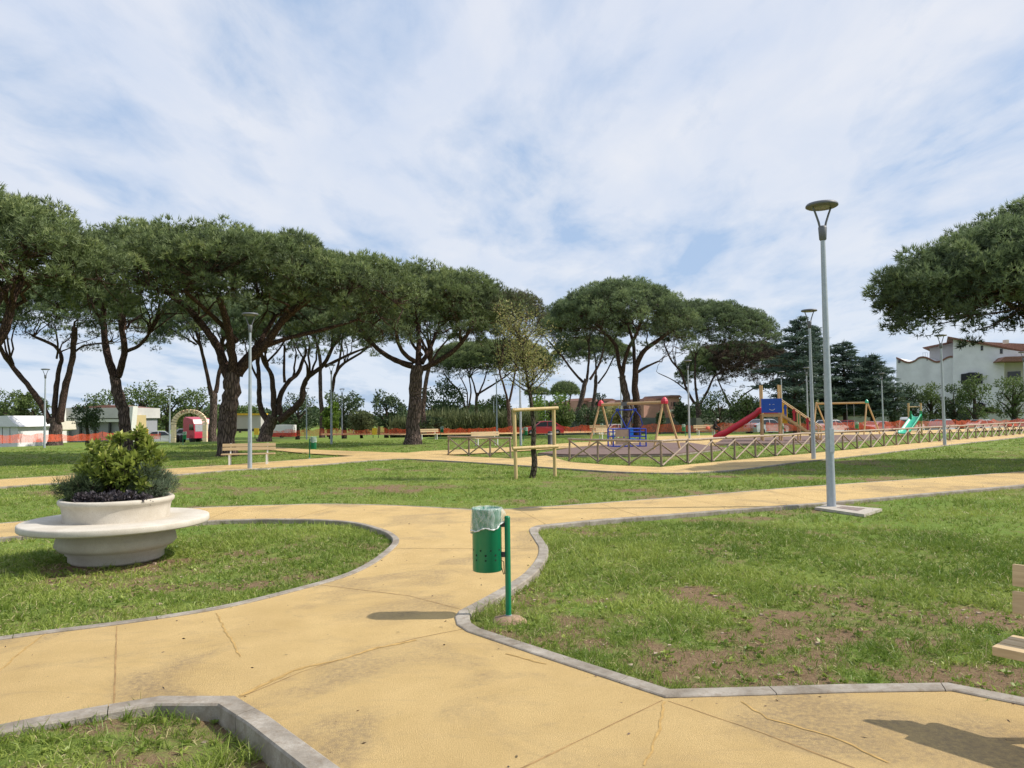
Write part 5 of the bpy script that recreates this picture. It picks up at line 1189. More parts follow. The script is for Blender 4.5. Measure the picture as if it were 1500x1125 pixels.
chute(Vector((-hw - .05, 0, dz + .10)), Vector((-hw - 2.35, -.35, .22)), .52, .30, M['red'], t, 'slide')
# stairs
for y in (-hd + .05, hd - .05):
    mb = MB(); mb.beam((hw, y, dz), (hw + 2.1, y, .05), .05, .12); mb.build('stringer', M['playw'], t)
    mb = MB(); mb.tube([(hw, y, dz + .85), (hw + 2.15, y, .78)], .035, 10); mb.build('handrail', M['playw'], t)
mb = MB()
for k in range(7): f = (k + .5) / 7; mb.box((hw + 2.1 * f, 0, dz * (1 - f) + .06), (.2, 2 * hd - .15, .035))
mb.build('steps', M['playw'], t)
for k in range(5):
    f = (k + 1) / 6
    for y in (-hd + .05,) if k % 2 else (hd - .05,):
        mb = MB(); mb.box((hw + 2.1 * f, y, dz * (1 - f) + .45), (.13, .03, .68), bev=.01); mb.box((hw + 2.1 * f, y, dz * (1 - f) + .62), (.2, .034, .1), bev=.01); mb.build('baluster', M[('blue', 'red', 'greenp2', 'red', 'yellow')[k]], t)
for x in (hw + 1.0, hw + 2.1):
    for y in (-hd + .05, hd - .05): mb = MB(); mb.tube([(x, y, -.1), (x, y, .80 + (dz) * (1 - (x - hw) / 2.1))], .04, 10); mb.build('stair_post', M['playw'], t)

# ------------------------------------------------------------------ timber swing
y0 = 55.5; L0 = G(1196, y0); R0 = G(1270, y0 - 2.0); L0.z = R0.z = LZ; bd = (R0 - L0).normalized(); pr = Vector((-bd.y, bd.x, 0)); BL = (R0 - L0).length; SH = 2.45
pr2 = (pr * .6 + bd * .8).normalized()
t = thing('timber_swing_set', 'plain timber two-seat swing frame behind the long crossed fence', 'swing frame', L0)
mb = MB(); mb.tube([Vector((0, 0, SH - .1)), bd * BL + Vector((0, 0, SH - .1))], .07, 10); mb.build('beam', M['playw'], t)
for e in (0, 1):
    for s, k in ((-1, -.15), (1, .75)): mb = MB(); mb.tube([bd * (BL * e + k) + pr * s * .7 + Vector((0, 0, -.1)), bd * BL * e + Vector((0, 0, SH))], .055, 10); mb.build('leg', M['playw'], t)
mb = MB(); mb.lathe([(0, -.12), (.13, -.12), (.12, .02), (0, .16)], bd * BL + Vector((0, 0, SH)), 8, smooth=False); mb.build('cap', M['greenp'], t)
for i, k in enumerate((.25, .68)):
    c = L0 + bd * BL * k; q = thing('hanging_swing', ('left' if i == 0 else 'right') + ' hanging seat of the plain timber swing', 'swing seat', c, math.atan2(bd.y, bd.x), 'seats of the timber swing')
    mb = MB(); mb.box((0, 0, .5), (.5, .2, .04), bev=.01); mb.build('seat', M['darkmetal'], q)
    for x in (-.24, .24): mb = MB(); mb.tube([(x, 0, .5), (x, 0, SH - .12)], .010, 5); mb.build('chain', M['chain'], q)

# ------------------------------------------------------------------ green slide
y0 = 51.0; b = G(1340, y0); b.z = LZ; t = thing('green_slide', 'small free-standing green slide with two timber posts behind the fence', 'slide', b, R_(-2)); 
for x in (-.42, .42): mb = MB(); mb.tube([(x, 0, -.1), (x, 0, 2.25)], .06, 12); mb.build('post', M['playw'], t)
mb = MB(); mb.tube([(-.42, 0, 1.98), (.42, 0, 1.98)], .03, 8); mb.build('crossbar', M['playw'], t)
for x in (-.42, .42): mb = MB(); mb.box((x * .84, -.08, 1.35), (.05, .3, .7), bev=.02); mb.build('side_panel', M['greenp2'], t)
chute(Vector((0, -.1, 1.32)), Vector((-1.65, -1.75, .22)), .60, .16, M['greenp'], t, 'chute', .25)
mb = MB()
for k in range(5): mb.tube([(-.4, .06 + .12 * (4 - k), .25 + k * .25), (.4, .06 + .12 * (4 - k), .25 + k * .25)], .025, 7)
for x in (-.42, .42): mb.tube([(x, .75, 0), (x, 0, 1.35)], .035, 8)
mb.build('ladder', M['playw'], t)

# ------------------------------------------------------------------ orange netting
def netting(px, label, h=.72, seed=0):
    rd = random.Random(seed); W = []
    for u, v in px:
        p = P(u, v, LZ)
        if p.length > 64: p = P(u, v, LZ - .03)
        W.append(p)
    b = W[0].copy(); t = thing('orange_netting_fence', label, 'barrier', b, 0, 'orange construction netting'); pts = []
    for a, c in zip(W[:-1], W[1:]):
        n = max(1, round((c - a).length / 1.8))
        for k in range(n): pts.append(a.lerp(c, k / n) - b)
    pts.append(W[-1] - b); vs = []; tops = []
    for i, p in enumerate(pts):
        tp = h * rd.uniform(.82, 1.08); tops.append(tp)
    S_ = []
    for i in range(len(pts) - 1):
        for k in range(4):
            f = k / 4; q = pts[i].lerp(pts[i + 1], f); hh_ = tops[i] * (1 - f) + tops[i + 1] * f - .22 * 4 * f * (1 - f) * rd.uniform(.2, 1); S_.append((q, hh_))
    S_.append((pts[-1], tops[-1])); n = len(S_)
    for j in range(4):
        for q, hh_ in S_: vs.append((q.x + rd.gauss(0, .03), q.y + rd.gauss(0, .04), .03 + (hh_ - .03) * j / 3))
    fs = [[j * n + i, j * n + i + 1, (j + 1) * n + i + 1, (j + 1) * n + i] for j in range(3) for i in range(n - 1)]
    mb = MB(); mb.add(vs, fs, True); mb.build('net', M['net'], t)
    for i, p in list(enumerate(pts))[::2][:60]: mb = MB(); mb.tube([p + Vector((0, 0, -.1)), p + Vector((0, 0, tops[i] + .08))], .016, 5); mb.build('stake', M['darkmetal'], t)
netting([(-200, 656), (0, 650), (60, 648), (120, 646), (180, 644.5)], 'orange netting in front of the white tents and the low building', 0.82, 1)
netting([(180, 644.5), (235, 643.5)], 'short run of orange netting left of the cream arch', .7, 2)
netting([(398, 640), (470, 638.5), (560, 637.5), (600, 637)], 'orange netting between the white trailer and the big straight trunk', .8, 3)
netting([(600, 637), (700, 636), (850, 634.5)], 'orange netting behind the small pair of pines and the young tree', .78, 4)
netting([(850, 634.5), (960, 633.5), (1060, 633), (1100, 632.5)], 'orange netting behind the basket swing and the seated person', .85, 5)
netting([(1100, 632.5), (1200, 631), (1320, 628.5), (1400, 627), (1560, 623)], 'orange netting in front of the parked cars on the right', .85, 6)

# ------------------------------------------------------------------ cars
def make_car(kind, c, lab):
    t = thing('parked_car' if kind != 'van' else 'parked_van', lab, 'car' if kind != 'van' else 'van', (0, 0, 0), 0, 'vehicles parked beyond the netting')
    if kind == 'van': prof = [(-2.1, .35), (-2.12, .9), (-2.08, 1.05), (-1.35, 1.15), (-.75, 1.78), (-.5, 1.86), (1.9, 1.86), (2.05, 1.7), (2.1, .4), (2.0, .25), (-2.0, .22)]; win = [(-1.22, 1.18), (-.72, 1.70), (-.05, 1.72), (-.05, 1.18)]; win2 = [(.1, 1.18), (.1, 1.70), (1.8, 1.70), (1.85, 1.18)]; W = .88
    elif kind == 'suv': prof = [(-2.0, .35), (-2.05, .75), (-1.95, .95), (-1.0, 1.05), (-.45, 1.55), (-.2, 1.62), (1.5, 1.60), (1.85, 1.35), (2.0, .9), (2.02, .4), (1.9, .25), (-1.9, .22)]; win = [(-.88, 1.06), (-.42, 1.48), (.35, 1.51), (.35, 1.05)]; win2 = [(.45, 1.05), (.45, 1.51), (1.4, 1.50), (1.68, 1.08)]; W = .86
    else: prof = [(-2.0, .32), (-2.05, .62), (-1.9, .78), (-1.0, .92), (-.35, 1.38), (0, 1.45), (1.0, 1.42), (1.6, 1.05), (1.95, .92), (2.02, .6), (1.95, .25), (-1.9, .2)]; win = [(-.86, .94), (-.33, 1.32), (.3, 1.38), (.3, .93)]; win2 = [(.4, .93), (.4, 1.38), (.98, 1.35), (1.42, 1.0)]; W = .84
    mb = MB(); n = len(prof); rows = []
    for yk, ins in ((-W, 1), (-W * .6, 0), (0, 0), (W * .6, 0), (W, 1)):
        for x, z in prof:
            tum = 1 - .22 * max(0, z - .95) / .7 if ins else 1; rows.append((x * (1 if not ins else .985), yk * tum, z if not ins else z - .015))
    fs = [[j * n + k, j * n + (k + 1) % n, (j + 1) * n + (k + 1) % n, (j + 1) * n + k] for j in range(4) for k in range(n)] + [list(range(n)), list(range(4 * n, 5 * n))]
    mb.add(rows, fs); body = mb.build('body', paint(c), t)
    zmid = max(z for x, z in prof)
    for s in (-1, 1):
        for wn_ in (win, win2):
            mb = MB(); mb.prism([(x, s * W * (1 - .22 * max(0, z - .95) / .7) + s * .004, z) for x, z in wn_], (0, s * .012, 0)); mb.build('side_window', M['glass'], t)
    fi = [i for i in range(n - 1) if prof[i][1] < prof[i + 1][1] and prof[i][1] > .85 and prof[i + 1][1] > 1.3 and prof[i][0] < 0][0]
    a, b_ = Vector((prof[fi][0], 0, prof[fi][1])), Vector((prof[fi + 1][0], 0, prof[fi + 1][1])); nr_ = Vector((-(b_ - a).z, 0, (b_ - a).x)).normalized() * .012
    a2 = a.lerp(b_, .1); b2 = a.lerp(b_, .92); mb = MB(); mb.prism([a2 + Vector((0, -W * .78, 0)), a2 + Vector((0, W * .78, 0)), b2 + Vector((0, W * .68, 0)), b2 + Vector((0, -W * .68, 0))], nr_); mb.build('windscreen', M['glass'], t)
    ri = [i for i in range(n - 1) if prof[i][1] > 1.3 and prof[i + 1][1] < prof[i][1] - .2][0]
    a, b_ = Vector((prof[ri][0], 0, prof[ri][1])), Vector((prof[ri + 1][0], 0, prof[ri + 1][1])); nr_ = Vector(((a - b_).z, 0, -(a - b_).x)).normalized() * .012
    a2 = a.lerp(b_, .1); b2 = a.lerp(b_, .6 if kind == 'van' else .85); mb = MB(); mb.prism([a2 + Vector((0, -W * .66, 0)), a2 + Vector((0, W * .66, 0)), b2 + Vector((0, W * .74, 0)), b2 + Vector((0, -W * .74, 0))], nr_); mb.build('rear_window', M['glass'], t)
    for x in (-1.28, 1.3):
        for s in (-1, 1):
            mb = MB(); mb.lathe([(.16, -.1), (.28, -.1), (.31, -.07), (.31, .07), (.28, .1), (.16, .1)], n=20, close=True)
            R2 = Matrix.Translation((x, s * (W - .06), .31)) @ Matrix.Rotation(R_(90), 4, 'X'); mb.v = [tuple(R2 @ Vector(v)) for v in mb.v]; wl_ = mb.build('wheel', M['tyre'], t)
            mb = MB(); mb.lathe([(0, -.06), (.17, -.09), (.17, .09), (0, .06)], n=14); mb.v = [tuple(R2 @ Vector(v)) for v in mb.v]; mb.build('rim', M['rim'], wl_)
    for s in (-1, 1):
        mb = MB(); mb.box((-1.99, s * W * .68, .68), (.16, .3, .13), bev=.03); mb.build('headlight', M['hlamp'], t)
        mb = MB(); mb.box((1.96, s * W * .75, .8), (.12, .2, .18), bev=.03); mb.build('tail_light', M['taill'], t)
    return t
CARS = [('car', 1122, 70, (.42, .44, .46), 205, 'silver hatchback seen under the blue tower panel'), ('car', 1216, 72, (.70, .70, .68), 215, 'white roofed car behind the left legs of the timber swing'), ('car', 1247, 73, (.30, .02, .03), 160, 'dark red car framed by the timber swing legs'), ('car', 1288, 76, (.45, .33, .36), 205, 'pinkish silver car right of the timber swing'),
        ('van', 1334, 76, (.72, .72, .70), 232, 'white van parked behind the green slide'), ('suv', 1381, 82, (.38, .42, .44), 220, 'grey silver car behind the lamp before the white house'), ('car', 1440, 86, (.66, .68, .68), 195, 'white car parked against the white garden wall'), ('car', 1500, 88, (.10, .13, .17), 190, 'dark blue grey car at the right edge'),
        ('car', 794, 72, (.42, .03, .04), 10, 'red car behind the orange netting by the young tree'), ('car', 238, 86, (.55, .58, .60), 200, 'pale silver car left of the cream arch'), ('suv', 281, 92, (.22, .24, .27), 200, 'grey car seen through the cream arch'), ('car', 897, 86, (.7, .7, .7), 20, 'small white car far behind the basket swing frame')]
for kind, u, y, c, rz, lb in CARS:
    o = make_car(kind, c, lb); o.location = G(u, y); o.rotation_euler = (0, 0, R_(rz))

# ------------------------------------------------------------------ buildings
def wallpoly(mb, px, y, depth, y2=None):
    """outline in picture columns/rows standing at depth y (left) .. y2 (right), extruded backwards"""
    us = [p[0] for p in px]; u0, u1 = min(us), max(us); y2 = y if y2 is None else y2; pts = []
    for u, v in px:
        yy = y + (y2 - y) * (u - u0) / max(1e-6, u1 - u0); pts.append(Q(u, v, yy))
    a = Q(u0, 600, y); b_ = Q(u1, 600, y2); n_ = Vector((-(b_ - a).y, (b_ - a).x, 0)).normalized()
    mb.prism(pts, n_ * depth); return n_
def bldpart(name, px, y, y2, depth, mtl, parent, push=0.0):
    mb = MB(); us = [p[0] for p in px]; u0, u1 = min(us), max(us); pts = [Q(u, v, y + (y2 - y) * (u - u0) / max(1e-6, u1 - u0)) for u, v in px]
    a = Q(u0, 600, y); b_ = Q(u1, 600, y2); n_ = Vector((-(b_ - a).y, (b_ - a).x, 0)).normalized()
    pts = [p + n_ * push for p in pts]; mb.prism(pts, n_ * depth); mb.v = [tuple(Vector(v) - parent.location) for v in mb.v]
    return mb.build(name, mtl, parent)
hb = G(1400, 108); t = thing('white_house', 'large white rendered house with wavy parapet and red tiled roofs at the right', 'house', hb)
wv = [(1313, 632)] + [(1313, 524)] + [(1313 + k * 3.95, 526.0 - 3.2 * math.cos((k / 21) * 4 * math.pi + .35) * (1 if k < 13 else 1.25) + (1.5 if k < 8 else 0)) for k in range(1, 22)] + [(1396, 519), (1396, 632)]
bldpart('left_wing_wall', wv, 112, 107, 9, M['whitewall'], t)
for k in range(1): pass
cop = [(u, v - 1.0) for u, v in wv[1:-1]] + [(u, v + 1.6) for u, v in reversed(wv[1:-1])]
bldpart('wavy_coping', cop, 112, 107, .5, M['tile'], t, -.12)
bldpart('upper_storey_wall', [(1358, 530), (1358, 509), (1396, 500), (1396, 530)], 113, 110.5, 7, M['greywall'], t, 1.2)
bldpart('upper_roof', [(1350, 508.5), (1396, 499), (1396, 501.2), (1352, 510.5)], 113, 110.5, 8, M['tile'], t, .6)
bldpart('main_wall', [(1396, 632), (1396, 497), (1476, 512), (1500, 516), (1500, 527), (1471, 529), (1471, 632)], 106, 101, 12, M['whitewall'], t)
bldpart('main_roof', [(1388, 493), (1478, 509.5), (1540, 521), (1540, 524), (1478, 512.5), (1388, 495.5)], 106, 100, 13, M['tile'], t, -.5)
bldpart('rear_roof', [(1416, 497), (1420, 494.5), (1440, 498.5), (1448, 498), (1560, 503), (1560, 520), (1440, 506)], 112, 108, 6, M['tile'], t, 3)
bldpart('porch_wall', [(1471, 632), (1471, 528), (1600, 524), (1600, 640)], 102, 99, 10, M['greywall'], t, 1.6)
bldpart('porch_roof', [(1463, 529), (1470, 523), (1600, 519), (1600, 528), (1463, 530)], 101, 98, 3, M['tile'], t, -.6)
bldpart('chimney', [(1474, 503), (1474, 497.5), (1478, 497.5), (1478, 503)], 108, 108, .8, M['creamwall'], t)
f = bldpart('window', [(1408, 562), (1408, 548), (1415, 547), (1420, 545.5), (1430, 545.5), (1432, 547), (1439, 547.5), (1439, 562)], 105.3, 103.3, .25, M['window'], t, -.08)
for u, v in ((1410, 505), (1438, 509.5), (1466.5, 514)):
    k = 106 - 5 * (u - 1396) / 104; bldpart('slit_window', [(u - 1.3, v + 4), (u - 1.3, v - 3), (u + 1.3, v - 3), (u + 1.3, v + 4)], k, k, .3, M['window'], t, -.15)
bldpart('slit_window', [(1316, 531.5), (1316, 527.5), (1318, 527.5), (1318, 531.5)], 111.7, 111.7, .3, M['window'], t, -.15); bldpart('slit_window', [(1357, 528.5), (1357, 524.5), (1359, 524.5), (1359, 528.5)], 109.4, 109.4, .3, M['window'], t, -.15)
bldpart('porch_window', [(1481, 556), (1481, 544), (1500, 543), (1500, 556)], 101.8, 101.3, .2, M['window'], t, 1.4)
bldpart('arched_doorway', [(1430, 600), (1430, 592), (1434, 589.5), (1439, 589.5), (1443, 593), (1444, 600)], 104.3, 103.5, .3, M['window'], t, -.1)
mb = MB(); q = Q(1434, 460, 108) - hb; q0 = Q(1434, 500, 108) - hb; mb.tube([q0, q], .03, 6); q1 = Q(1434, 466, 108) - hb; mb.tube([q1 + Vector((-.5, 0, 0)), q1 + Vector((.6, 0, 0))], .02, 5); mb.tube([q1 + Vector((-.35, 0, -.4)), q1 + Vector((.35, 0, -.4))], .02, 5); mb.build('aerial', M['galv'], t)
mb = MB(); a = Q(1352, 521, 111.5) - hb; 
for k in range(3): mb.tube([a + Vector((k * .35, 0, -.6)), a + Vector((k * .35, 0, .45))], .025, 5)
mb.tube([a + Vector((0, 0, .45)), a + Vector((.7, 0, .45))], .025, 5); mb.build('roof_railing', M['galv'], t)
# garden walls and gate
def wallseg(u0, u1, vt, vt2, y, y2, label, m_, th=.25, cope=True, name='garden_wall', cat='wall', grp='white garden walls'):
    b = G(u0, y); t = thing(name, label, cat, b, 0, grp); bldpart('wall', [(u0, 640), (u0, vt), (u1, vt2), (u1, 640)], y, y2, th, m_, t)
    if cope: bldpart('coping', [(u0 - .3, vt), (u0 - .3, vt - .9), (u1 + .3, vt2 - .9), (u1 + .3, vt2)], y, y2, th + .1, M['brickwall'], t, -.05)
wallseg(1226, 1386, 610, 607.5, 97, 95, 'left stretch of white garden wall behind the parked cars', M['whitewall'])
wallseg(1422, 1600, 605.5, 603, 94, 91, 'right stretch of white garden wall below the white house', M['whitewall'])
b = G(1404, 95); t = thing('dark_gate', 'solid dark metal gate between the two white garden walls', 'gate', b); bldpart('leaf', [(1386.6, 632), (1386.6, 603), (1403.6, 603), (1403.6, 632)], 94.9, 94.6, .1, M['darkmetal'], t); bldpart('leaf', [(1404.2, 632), (1404.2, 603), (1421.6, 603), (1421.6, 632)], 94.6, 94.3, .1, M['darkmetal'], t)
wallseg(1020, 1226, 612, 611, 99, 98, 'low grey boundary wall behind the seated person and play tower', M['concrete'], name='boundary_wall', grp=None, cope=False)
wallseg(770, 1020, 611, 612, 98, 99, 'low grey green boundary wall behind the forked pines', plain('mossy_wall', (.13, .14, .12), .9, var=.3, vs=1), name='boundary_wall', grp=None, cope=False)
# pink house
b = G(975, 125); t = thing('pink_house', 'pink rendered house with a flat tiled roof left of the seated person', 'house', b)
bldpart('wall', [(943, 622), (943, 588), (976, 588), (976, 622)], 120, 122, 8, M['pinkwall'], t); bldpart('wall', [(976, 622), (976, 582), (992, 582), (992, 622)], 121, 122, 7, M['pinkwall'], t, -.5)
bldpart('roof', [(940, 588), (944, 584), (975, 584), (977, 588)], 120, 122, 9, M['tile'], t, -.4); bldpart('roof', [(974, 582.5), (978, 579), (991, 579), (995, 582.5)], 121, 122, 8, M['tile'], t, -.9)
bldpart('balcony', [(977, 604), (977, 600), (991, 600), (991, 604)], 120, 120.5, 1, M['creamwall'], t, -1); 
for u, v in ((981, 592), (987, 592), (982, 611)): bldpart('window', [(u - 1.5, v + 3), (u - 1.5, v - 3), (u + 1.5, v - 3), (u + 1.5, v + 3)], 121.5, 121.5, .2, M['window'], t, -.7)
# distant houses in the middle
for i, (u0, u1, vt, y, m1, lb) in enumerate(((832, 852, 592, 190, 'brickwall', 'brown distant house left of the forked pine trunk'), (852, 874, 587, 185, 'pinkwall', 'distant house with red roof between two pine trunks'), (876, 905, 588, 180, 'brickwall', 'distant brown house behind the basket swing beam'), (905, 940, 590, 170, 'ochrewall', 'low distant ochre house right of the basket swing beam'))):
    b = G((u0 + u1) / 2, y); t = thing('distant_house', lb, 'house', b, 0, 'distant houses in the middle'); bldpart('wall', [(u0, 622), (u0, vt), (u1, vt), (u1, 622)], y, y + 2, 8, M[m1], t)
    bldpart('roof', [(u0 - 1.5, vt), ((u0 + u1) / 2 - 4, vt - 4), ((u0 + u1) / 2 + 5, vt - 4), (u1 + 1.5, vt)], y, y + 2, 9, M['tile'], t, -.5)
    for k in range(3): u = u0 + (u1 - u0) * (k + .6) / 3.4; bldpart('window', [(u - 1, vt + 8), (u - 1, vt + 4), (u + 1, vt + 4), (u + 1, vt + 8)], y + .4, y + .5, .2, M['window'], t, -.3)
# low white building at left
b = G(140, 96); t = thing('low_white_building', 'low white pavilion with slanted side fins and grey shutters at the left', 'building', b)
bldpart('wall', [(95, 650), (95, 610), (192, 610), (192, 650)], 95, 95, 7, M['shutter'], t)
bldpart('fascia', [(94, 612.5), (94, 598), (193, 597), (193, 612.5)], 94.5, 94.5, 8, M['greywall'], t, -.4); bldpart('lower_band', [(95, 618), (95, 613.8), (192, 613.8), (192, 618)], 94.6, 94.6, .4, M['white'], t, -.3)
bldpart('left_fin', [(91, 650), (92, 603), (96, 598), (97, 650)], 94, 94, 1.5, M['white'], t, -1); bldpart('right_fin', [(190, 650), (192, 596), (201, 595), (196, 650)], 94, 94, 1.2, M['white'], t, -1)
bldpart('side_wall', [(197, 650), (199, 608), (214, 608), (215, 650)], 95, 97, 1.5, M['ochrewall'], t)
for u0 in (98, 118, 139, 161): bldpart('pillar', [(u0 - 1.2, 645), (u0 - 1.2, 619), (u0 + 1.2, 619), (u0 + 1.2, 645)], 94.7, 94.7, .3, M['darkmetal'], t, -.15)
bldpart('roof', [(92, 598), (140, 594.5), (155, 593), (194, 597)], 96, 96, 6, M['tile'], t, .2)
# tents
b = G(8, 76); t = thing('white_marquee', 'large white marquee tent at the left edge behind the netting', 'tent', b)
bldpart('walls', [(-30, 655), (-30, 624), (26, 624), (26, 655)], 76, 76, 6, M['canvas'], t); bldpart('canopy', [(-34, 625), (-20, 610), (12, 609), (20, 618), (31, 625)], 75.8, 75.8, 6.4, M['canvas'], t, -.2)
for u in (4, 15): bldpart('pole', [(u, 650), (u, 626), (u + .5, 626), (u + .5, 650)], 75.6, 75.6, .06, M['darkmetal'], t, -.1)
b = G(48, 84); t = thing('cream_marquee', 'long low cream tent between the marquee and the three-stemmed pine', 'tent', b)
bldpart('canopy', [(24, 626), (26, 618), (72, 617), (74, 630), (60, 632), (24, 628)], 84, 84, 5, M['creamwall'], t); 
for u in (27, 40, 52, 70): bldpart('pole', [(u, 650), (u, 627), (u + .7, 627), (u + .7, 650)], 83.8, 83.8, .07, M['white'], t, -.05)
bldpart('counter', [(36, 640), (36, 631), (52, 632), (53, 640)], 85, 85, 1, M['brickwall'], t)
# cream arch
ya = 74.0; b = G(277, ya); t = thing('entrance_arch', 'cream lettered archway of carved blocks standing before the red truck', 'arch', b)
pl = Q(252, 640, ya); prr = Q(303, 640, ya); cxm = (pl.x + prr.x) / 2 - b.x; ra = (prr.x - pl.x) / 2; zsp = Q(277, 622, ya).z - b.z; hz_ = Q(277, 601, ya).z - b.z - zsp
nb = 15
for k in range(nb):
    a0 = math.pi * k / nb + .025; a1 = math.pi * (k + 1) / nb - .025; mb = MB(); o_ = []
    for aa, rr_ in ((a0, 1.0), (a1, 1.0), (a1, .74), (a0, .74)): o_.append(Vector((cxm - ra * rr_ * math.cos(aa) * 1.04, -.15, zsp + (hz_ + .05) * (1.04 if rr_ == 1 else .78) * math.sin(aa))))
    mb.prism(o_, (0, .3, 0)); mb.build('block', M['archcream'], t)
for s in (-1, 1):
    mb = MB(); 
    for k in range(3): mb.box((cxm + s * ra * .90, 0, zsp * (k + .5) / 3), (.42, .3, zsp / 3 - .03), bev=.02)
    mb.build('pillar', M['archcream'], t)
mb = MB(); o_ = []
for k in range(25): aa = math.pi * k / 24; o_.append(Vector((cxm - ra * .93 * math.cos(aa), 0.03, zsp + hz_ * .95 * math.sin(aa))))
mb.tube(o_, .07, 6); mb.build('backing', M['archdark'], t)
for k, ch in ((5.5, 'N'), (6.7, 'O'), (8.6, 'C'), (9.8, 'O')):
    aa = math.pi * k / nb; cu = bpy.data.curves.new('letter', 'FONT'); cu.body = ch; cu.size = .36; cu.extrude = .02; cu.align_x = 'CENTER'; cu.align_y = 'CENTER'; tmp = bpy.data.objects.new('letter', cu)
    COL.objects.link(tmp); bpy.context.view_layer.update(); me = bpy.data.meshes.new_from_object(tmp.evaluated_get(bpy.context.evaluated_depsgraph_get())); bpy.data.objects.remove(tmp)
    me.materials.append(M['archdark']); lo = bpy.data.objects.new('letter', me); COL.objects.link(lo); lo.parent = t
    lo.location = (cxm - ra * .94 * math.cos(aa), -.17, zsp + hz_ * .97 * math.sin(aa)); lo.rotation_euler = (R_(90), -(aa - math.pi / 2) * -1, 0)
# red truck
b = G(290, 84); t = thing('red_truck', 'red lorry cab parked behind the cream arch', 'truck', b, R_(-38))
mb = MB(); mb.prism([(-1.2, -1.1, .6), (-1.2, -1.1, 2.7), (-.9, -1.1, 3.0), (.9, -1.1, 2.7), (1.15, -1.1, 2.2), (1.3, -1.1, 1.2), (1.3, -1.1, .6)], (0, 2.2, 0)); mb.build('cab', M['truckred'], t)
mb = MB(); mb.prism([(.15, -1.11, 1.5), (.15, -1.11, 2.15), (.95, -1.11, 2.15), (1.1, -1.11, 1.5)], (0, -.02, 0)); mb.build('side_window', M['glass'], t)
mb = MB(); mb.prism([(1.27, -1.0, 1.35), (1.27, 1.0, 1.35), (1.17, 1.0, 2.15), (1.17, -1.0, 2.15)], (.03, 0, 0)); mb.build('windscreen', M['shutter'], t)
mb = MB(); mb.box((-1.6, 0, .75), (4.2, .9, .25)); mb.build('chassis', M['darkmetal'], t)
for x in (.6, -1.6, -2.9):
    for s in (-1, 1):
        mb = MB(); mb.lathe([(0, -.15), (.48, -.15), (.5, -.1), (.5, .1), (.48, .15), (0, .15)], n=18); R2 = Matrix.Translation((x, s * .95, .5)) @ Matrix.Rotation(R_(90), 4, 'X'); mb.v = [tuple(R2 @ Vector(v)) for v in mb.v]; mb.build('wheel', M['tyre'], t)
# container and trailer
b = G(362, 88); t = thing('grey_container', 'long pale grey container behind the lamp post and bench', 'container', b); bldpart('body', [(338, 628), (338, 606.5), (382, 606.5), (382, 628)], 88, 88, 2.4, M['greywall'], t); bldpart('roof_edge', [(337.5, 608), (337.5, 605.5), (382.5, 605.5), (382.5, 608)], 87.8, 87.8, 2.6, M['yellow'], t, -.08); bldpart('skid', [(340, 632), (340, 628.3), (380, 628.3), (380, 632)], 88, 88, 2, M['darkmetal'], t, .1)
b = G(414, 78); t = thing('white_trailer', 'low white box trailer with red base right of the leaning pine', 'trailer', b); bldpart('body', [(399, 634), (403, 622.5), (427, 622.5), (427, 634)], 78, 78, 1.8, M['white'], t); bldpart('skirt', [(398, 640), (398, 634.3), (427, 634.3), (427, 640)], 78, 78, 1.7, M['red'], t, .05)
bldpart('wheel', [(410, 641), (410, 637), (415, 637), (415, 641)], 77.9, 77.9, .2, M['tyre'], t, -.05)
for u0, u1, vt, lb, m_ in ((372, 379, 627, 'yellow sign board left of the leaning pine base', 'yellow'), (207, 217, 628, 'yellow board right of the low white building', 'yellow'), (545, 552, 627, 'yellow board leaning on the netting', 'yellow'), (553, 557, 625, 'brown board on the netting beside a yellow one', 'archdark')):
    b = G((u0 + u1) / 2, 68); t = thing('sign_board', lb, 'board', b); bldpart('panel', [(u0, 637), (u0, vt), (u1, vt), (u1, 637)], 68, 68, .05, M[m_], t); bldpart('leg', [(u0 + 1, 642), (u0 + 1, 637.2), (u0 + 1.8, 637.2), (u0 + 1.8, 642)], 68, 68, .05, M['darkmetal'], t)

# ------------------------------------------------------------------ seated person
pb_ = P(1034, 638, LZ); Rb = Matrix.Rotation(R_(14), 3, 'Z'); pp = pb_ + Rb @ Vector((.72, 0, 0)); 
t = thing('person', 'person in dark clothes and grey cap sitting hunched at the right end of the bench', 'person', (pp.x, pp.y, LZ), R_(14 + 55))
def skin(name, pts, edges, rad, mtl, parent, sub=1):
    me = bpy.data.meshes.new(name); me.from_pydata(pts, edges, []); me.materials.append(mtl); o = bpy.data.objects.new(name, me); COL.objects.link(o); o.parent = parent
    o.modifiers.new('skin', 'SKIN'); 
    if not me.skin_vertices: me.skin_vertices.new() if hasattr(me.skin_vertices, 'new') else None
    for i, r_ in enumerate(rad): me.skin_vertices[0].data[i].radius = (r_, r_) if not isinstance(r_, tuple) else r_
    me.skin_vertices[0].data[0].use_root = True
    s_ = o.modifiers.new('sub', 'SUBSURF'); s_.levels = sub; s_.render_levels = sub; 
    for p in me.polygons: p.use_smooth = True
    return o
pt = [(0, .02, .52), (0, -.02, .72), (0, -.12, .92), (0, -.20, 1.02), (0, -.27, 1.09), (0, -.31, 1.19),
      (-.19, -.12, .95), (-.24, -.20, .72), (-.16, -.42, .60), (-.12, -.50, .58), (.19, -.12, .95), (.24, -.20, .72), (.16, -.42, .60), (.12, -.50, .58),
      (-.10, 0, .50), (-.14, -.42, .50), (-.14, -.40, .10), (-.14, -.54, .05), (.10, 0, .50), (.15, -.42, .50), (.15, -.46, .10), (.15, -.60, .05)]
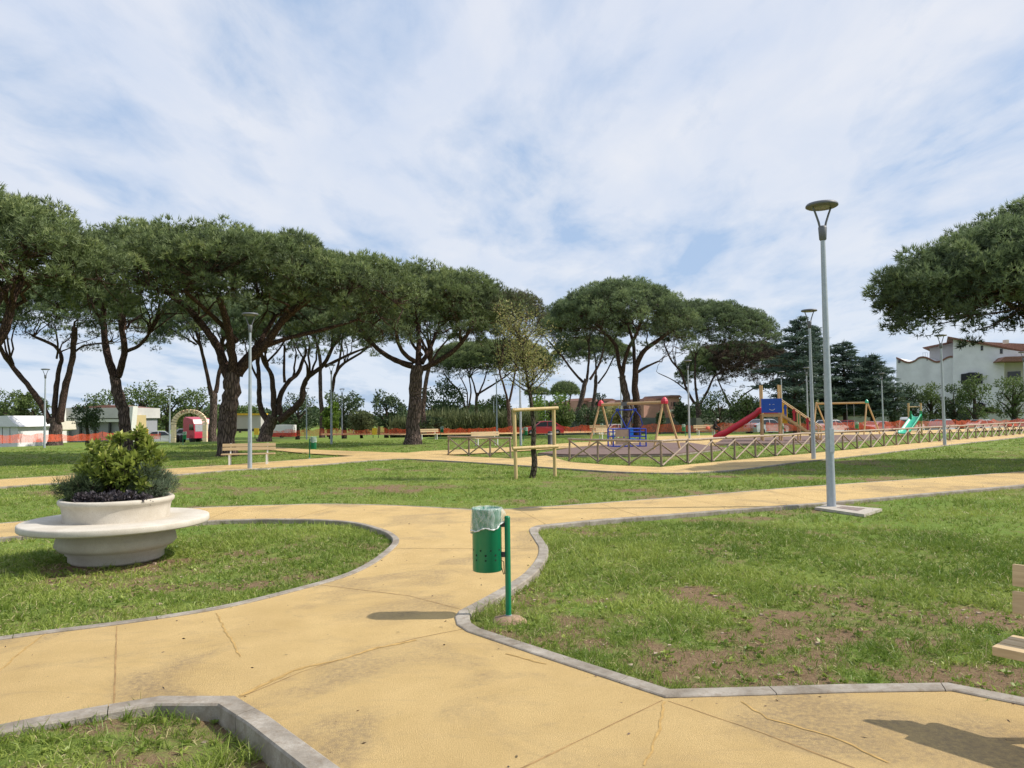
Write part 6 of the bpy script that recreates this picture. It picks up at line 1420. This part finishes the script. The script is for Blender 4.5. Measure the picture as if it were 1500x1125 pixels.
ed = [(0, 1), (1, 2), (2, 3), (3, 4), (4, 5), (2, 6), (6, 7), (7, 8), (8, 9), (2, 10), (10, 11), (11, 12), (12, 13), (0, 14), (14, 15), (15, 16), (16, 17), (0, 18), (18, 19), (19, 20), (20, 21)]
rd_ = [(.16, .13), (.15, .12), (.17, .11), .06, (.09, .09), (.085, .1), .07, .055, .04, .035, .07, .055, .04, .035, .10, .08, .05, .045, .10, .08, .05, .045]
skin('body', pt, ed, rd_, M['darkcloth'], t)
mb = MB(); mb.lathe([(0, -.13), (.05, -.12), (.08, -.05), (.085, .02), (.07, .09), (0, .12)], (0, -.31, 1.18), 16); hd_ = mb.build('head', M['skin'], t)
mb = MB(); mb.box((0, -.40, 1.17), (.02, .03, .035), bev=.006); mb.build('nose', M['skin'], hd_)
mb = MB(); mb.lathe([(.095, -.02), (.10, .02), (.085, .08), (.04, .115), (0, .12)], (0, -.30, 1.21), 18); mb.box((0, -.41, 1.195), (.13, .10, .012), bev=.004); mb.build('cap', M['capcloth'], t)
for s in (-1, 1):
    for k in range(5):
        mb = MB(); x = s * (.12 - .012 * (k - 2)); L = (.05, .07, .075, .07, .055)[k]; mb.tube([(x, -.51, .585), (x - s * .004, -.51 - L * .6, .575), (x - s * .01, -.51 - L * .8, .55)], [.009, .008, .006], 6); mb.build('finger', M['skin'], t)
q = pb_ + Rb @ Vector((.18, -.02, 0)); t = thing('folded_jacket', 'coral red jacket lying on the bench beside the seated person', 'jacket', (q.x, q.y, LZ + .456), R_(20))
rg = np.random.default_rng(3); vs = []; n = 16
for j in range(6):
    for k in range(n): a = 2 * math.pi * k / n; r_ = math.cos(j / 5 * math.pi / 2 * .98) ** .5 * (1 + .12 * math.sin(3 * a + j)); vs.append((.2 * r_ * math.cos(a), .15 * r_ * math.sin(a), .26 * math.sin(j / 5 * math.pi / 2) + .01 * math.sin(5 * a)))
mb = MB(); mb.add(vs, [[j * n + k, j * n + (k + 1) % n, (j + 1) * n + (k + 1) % n, (j + 1) * n + k] for j in range(5) for k in range(n)] + [list(range(n))], True); mb.build('cloth', M['jacket'], t)
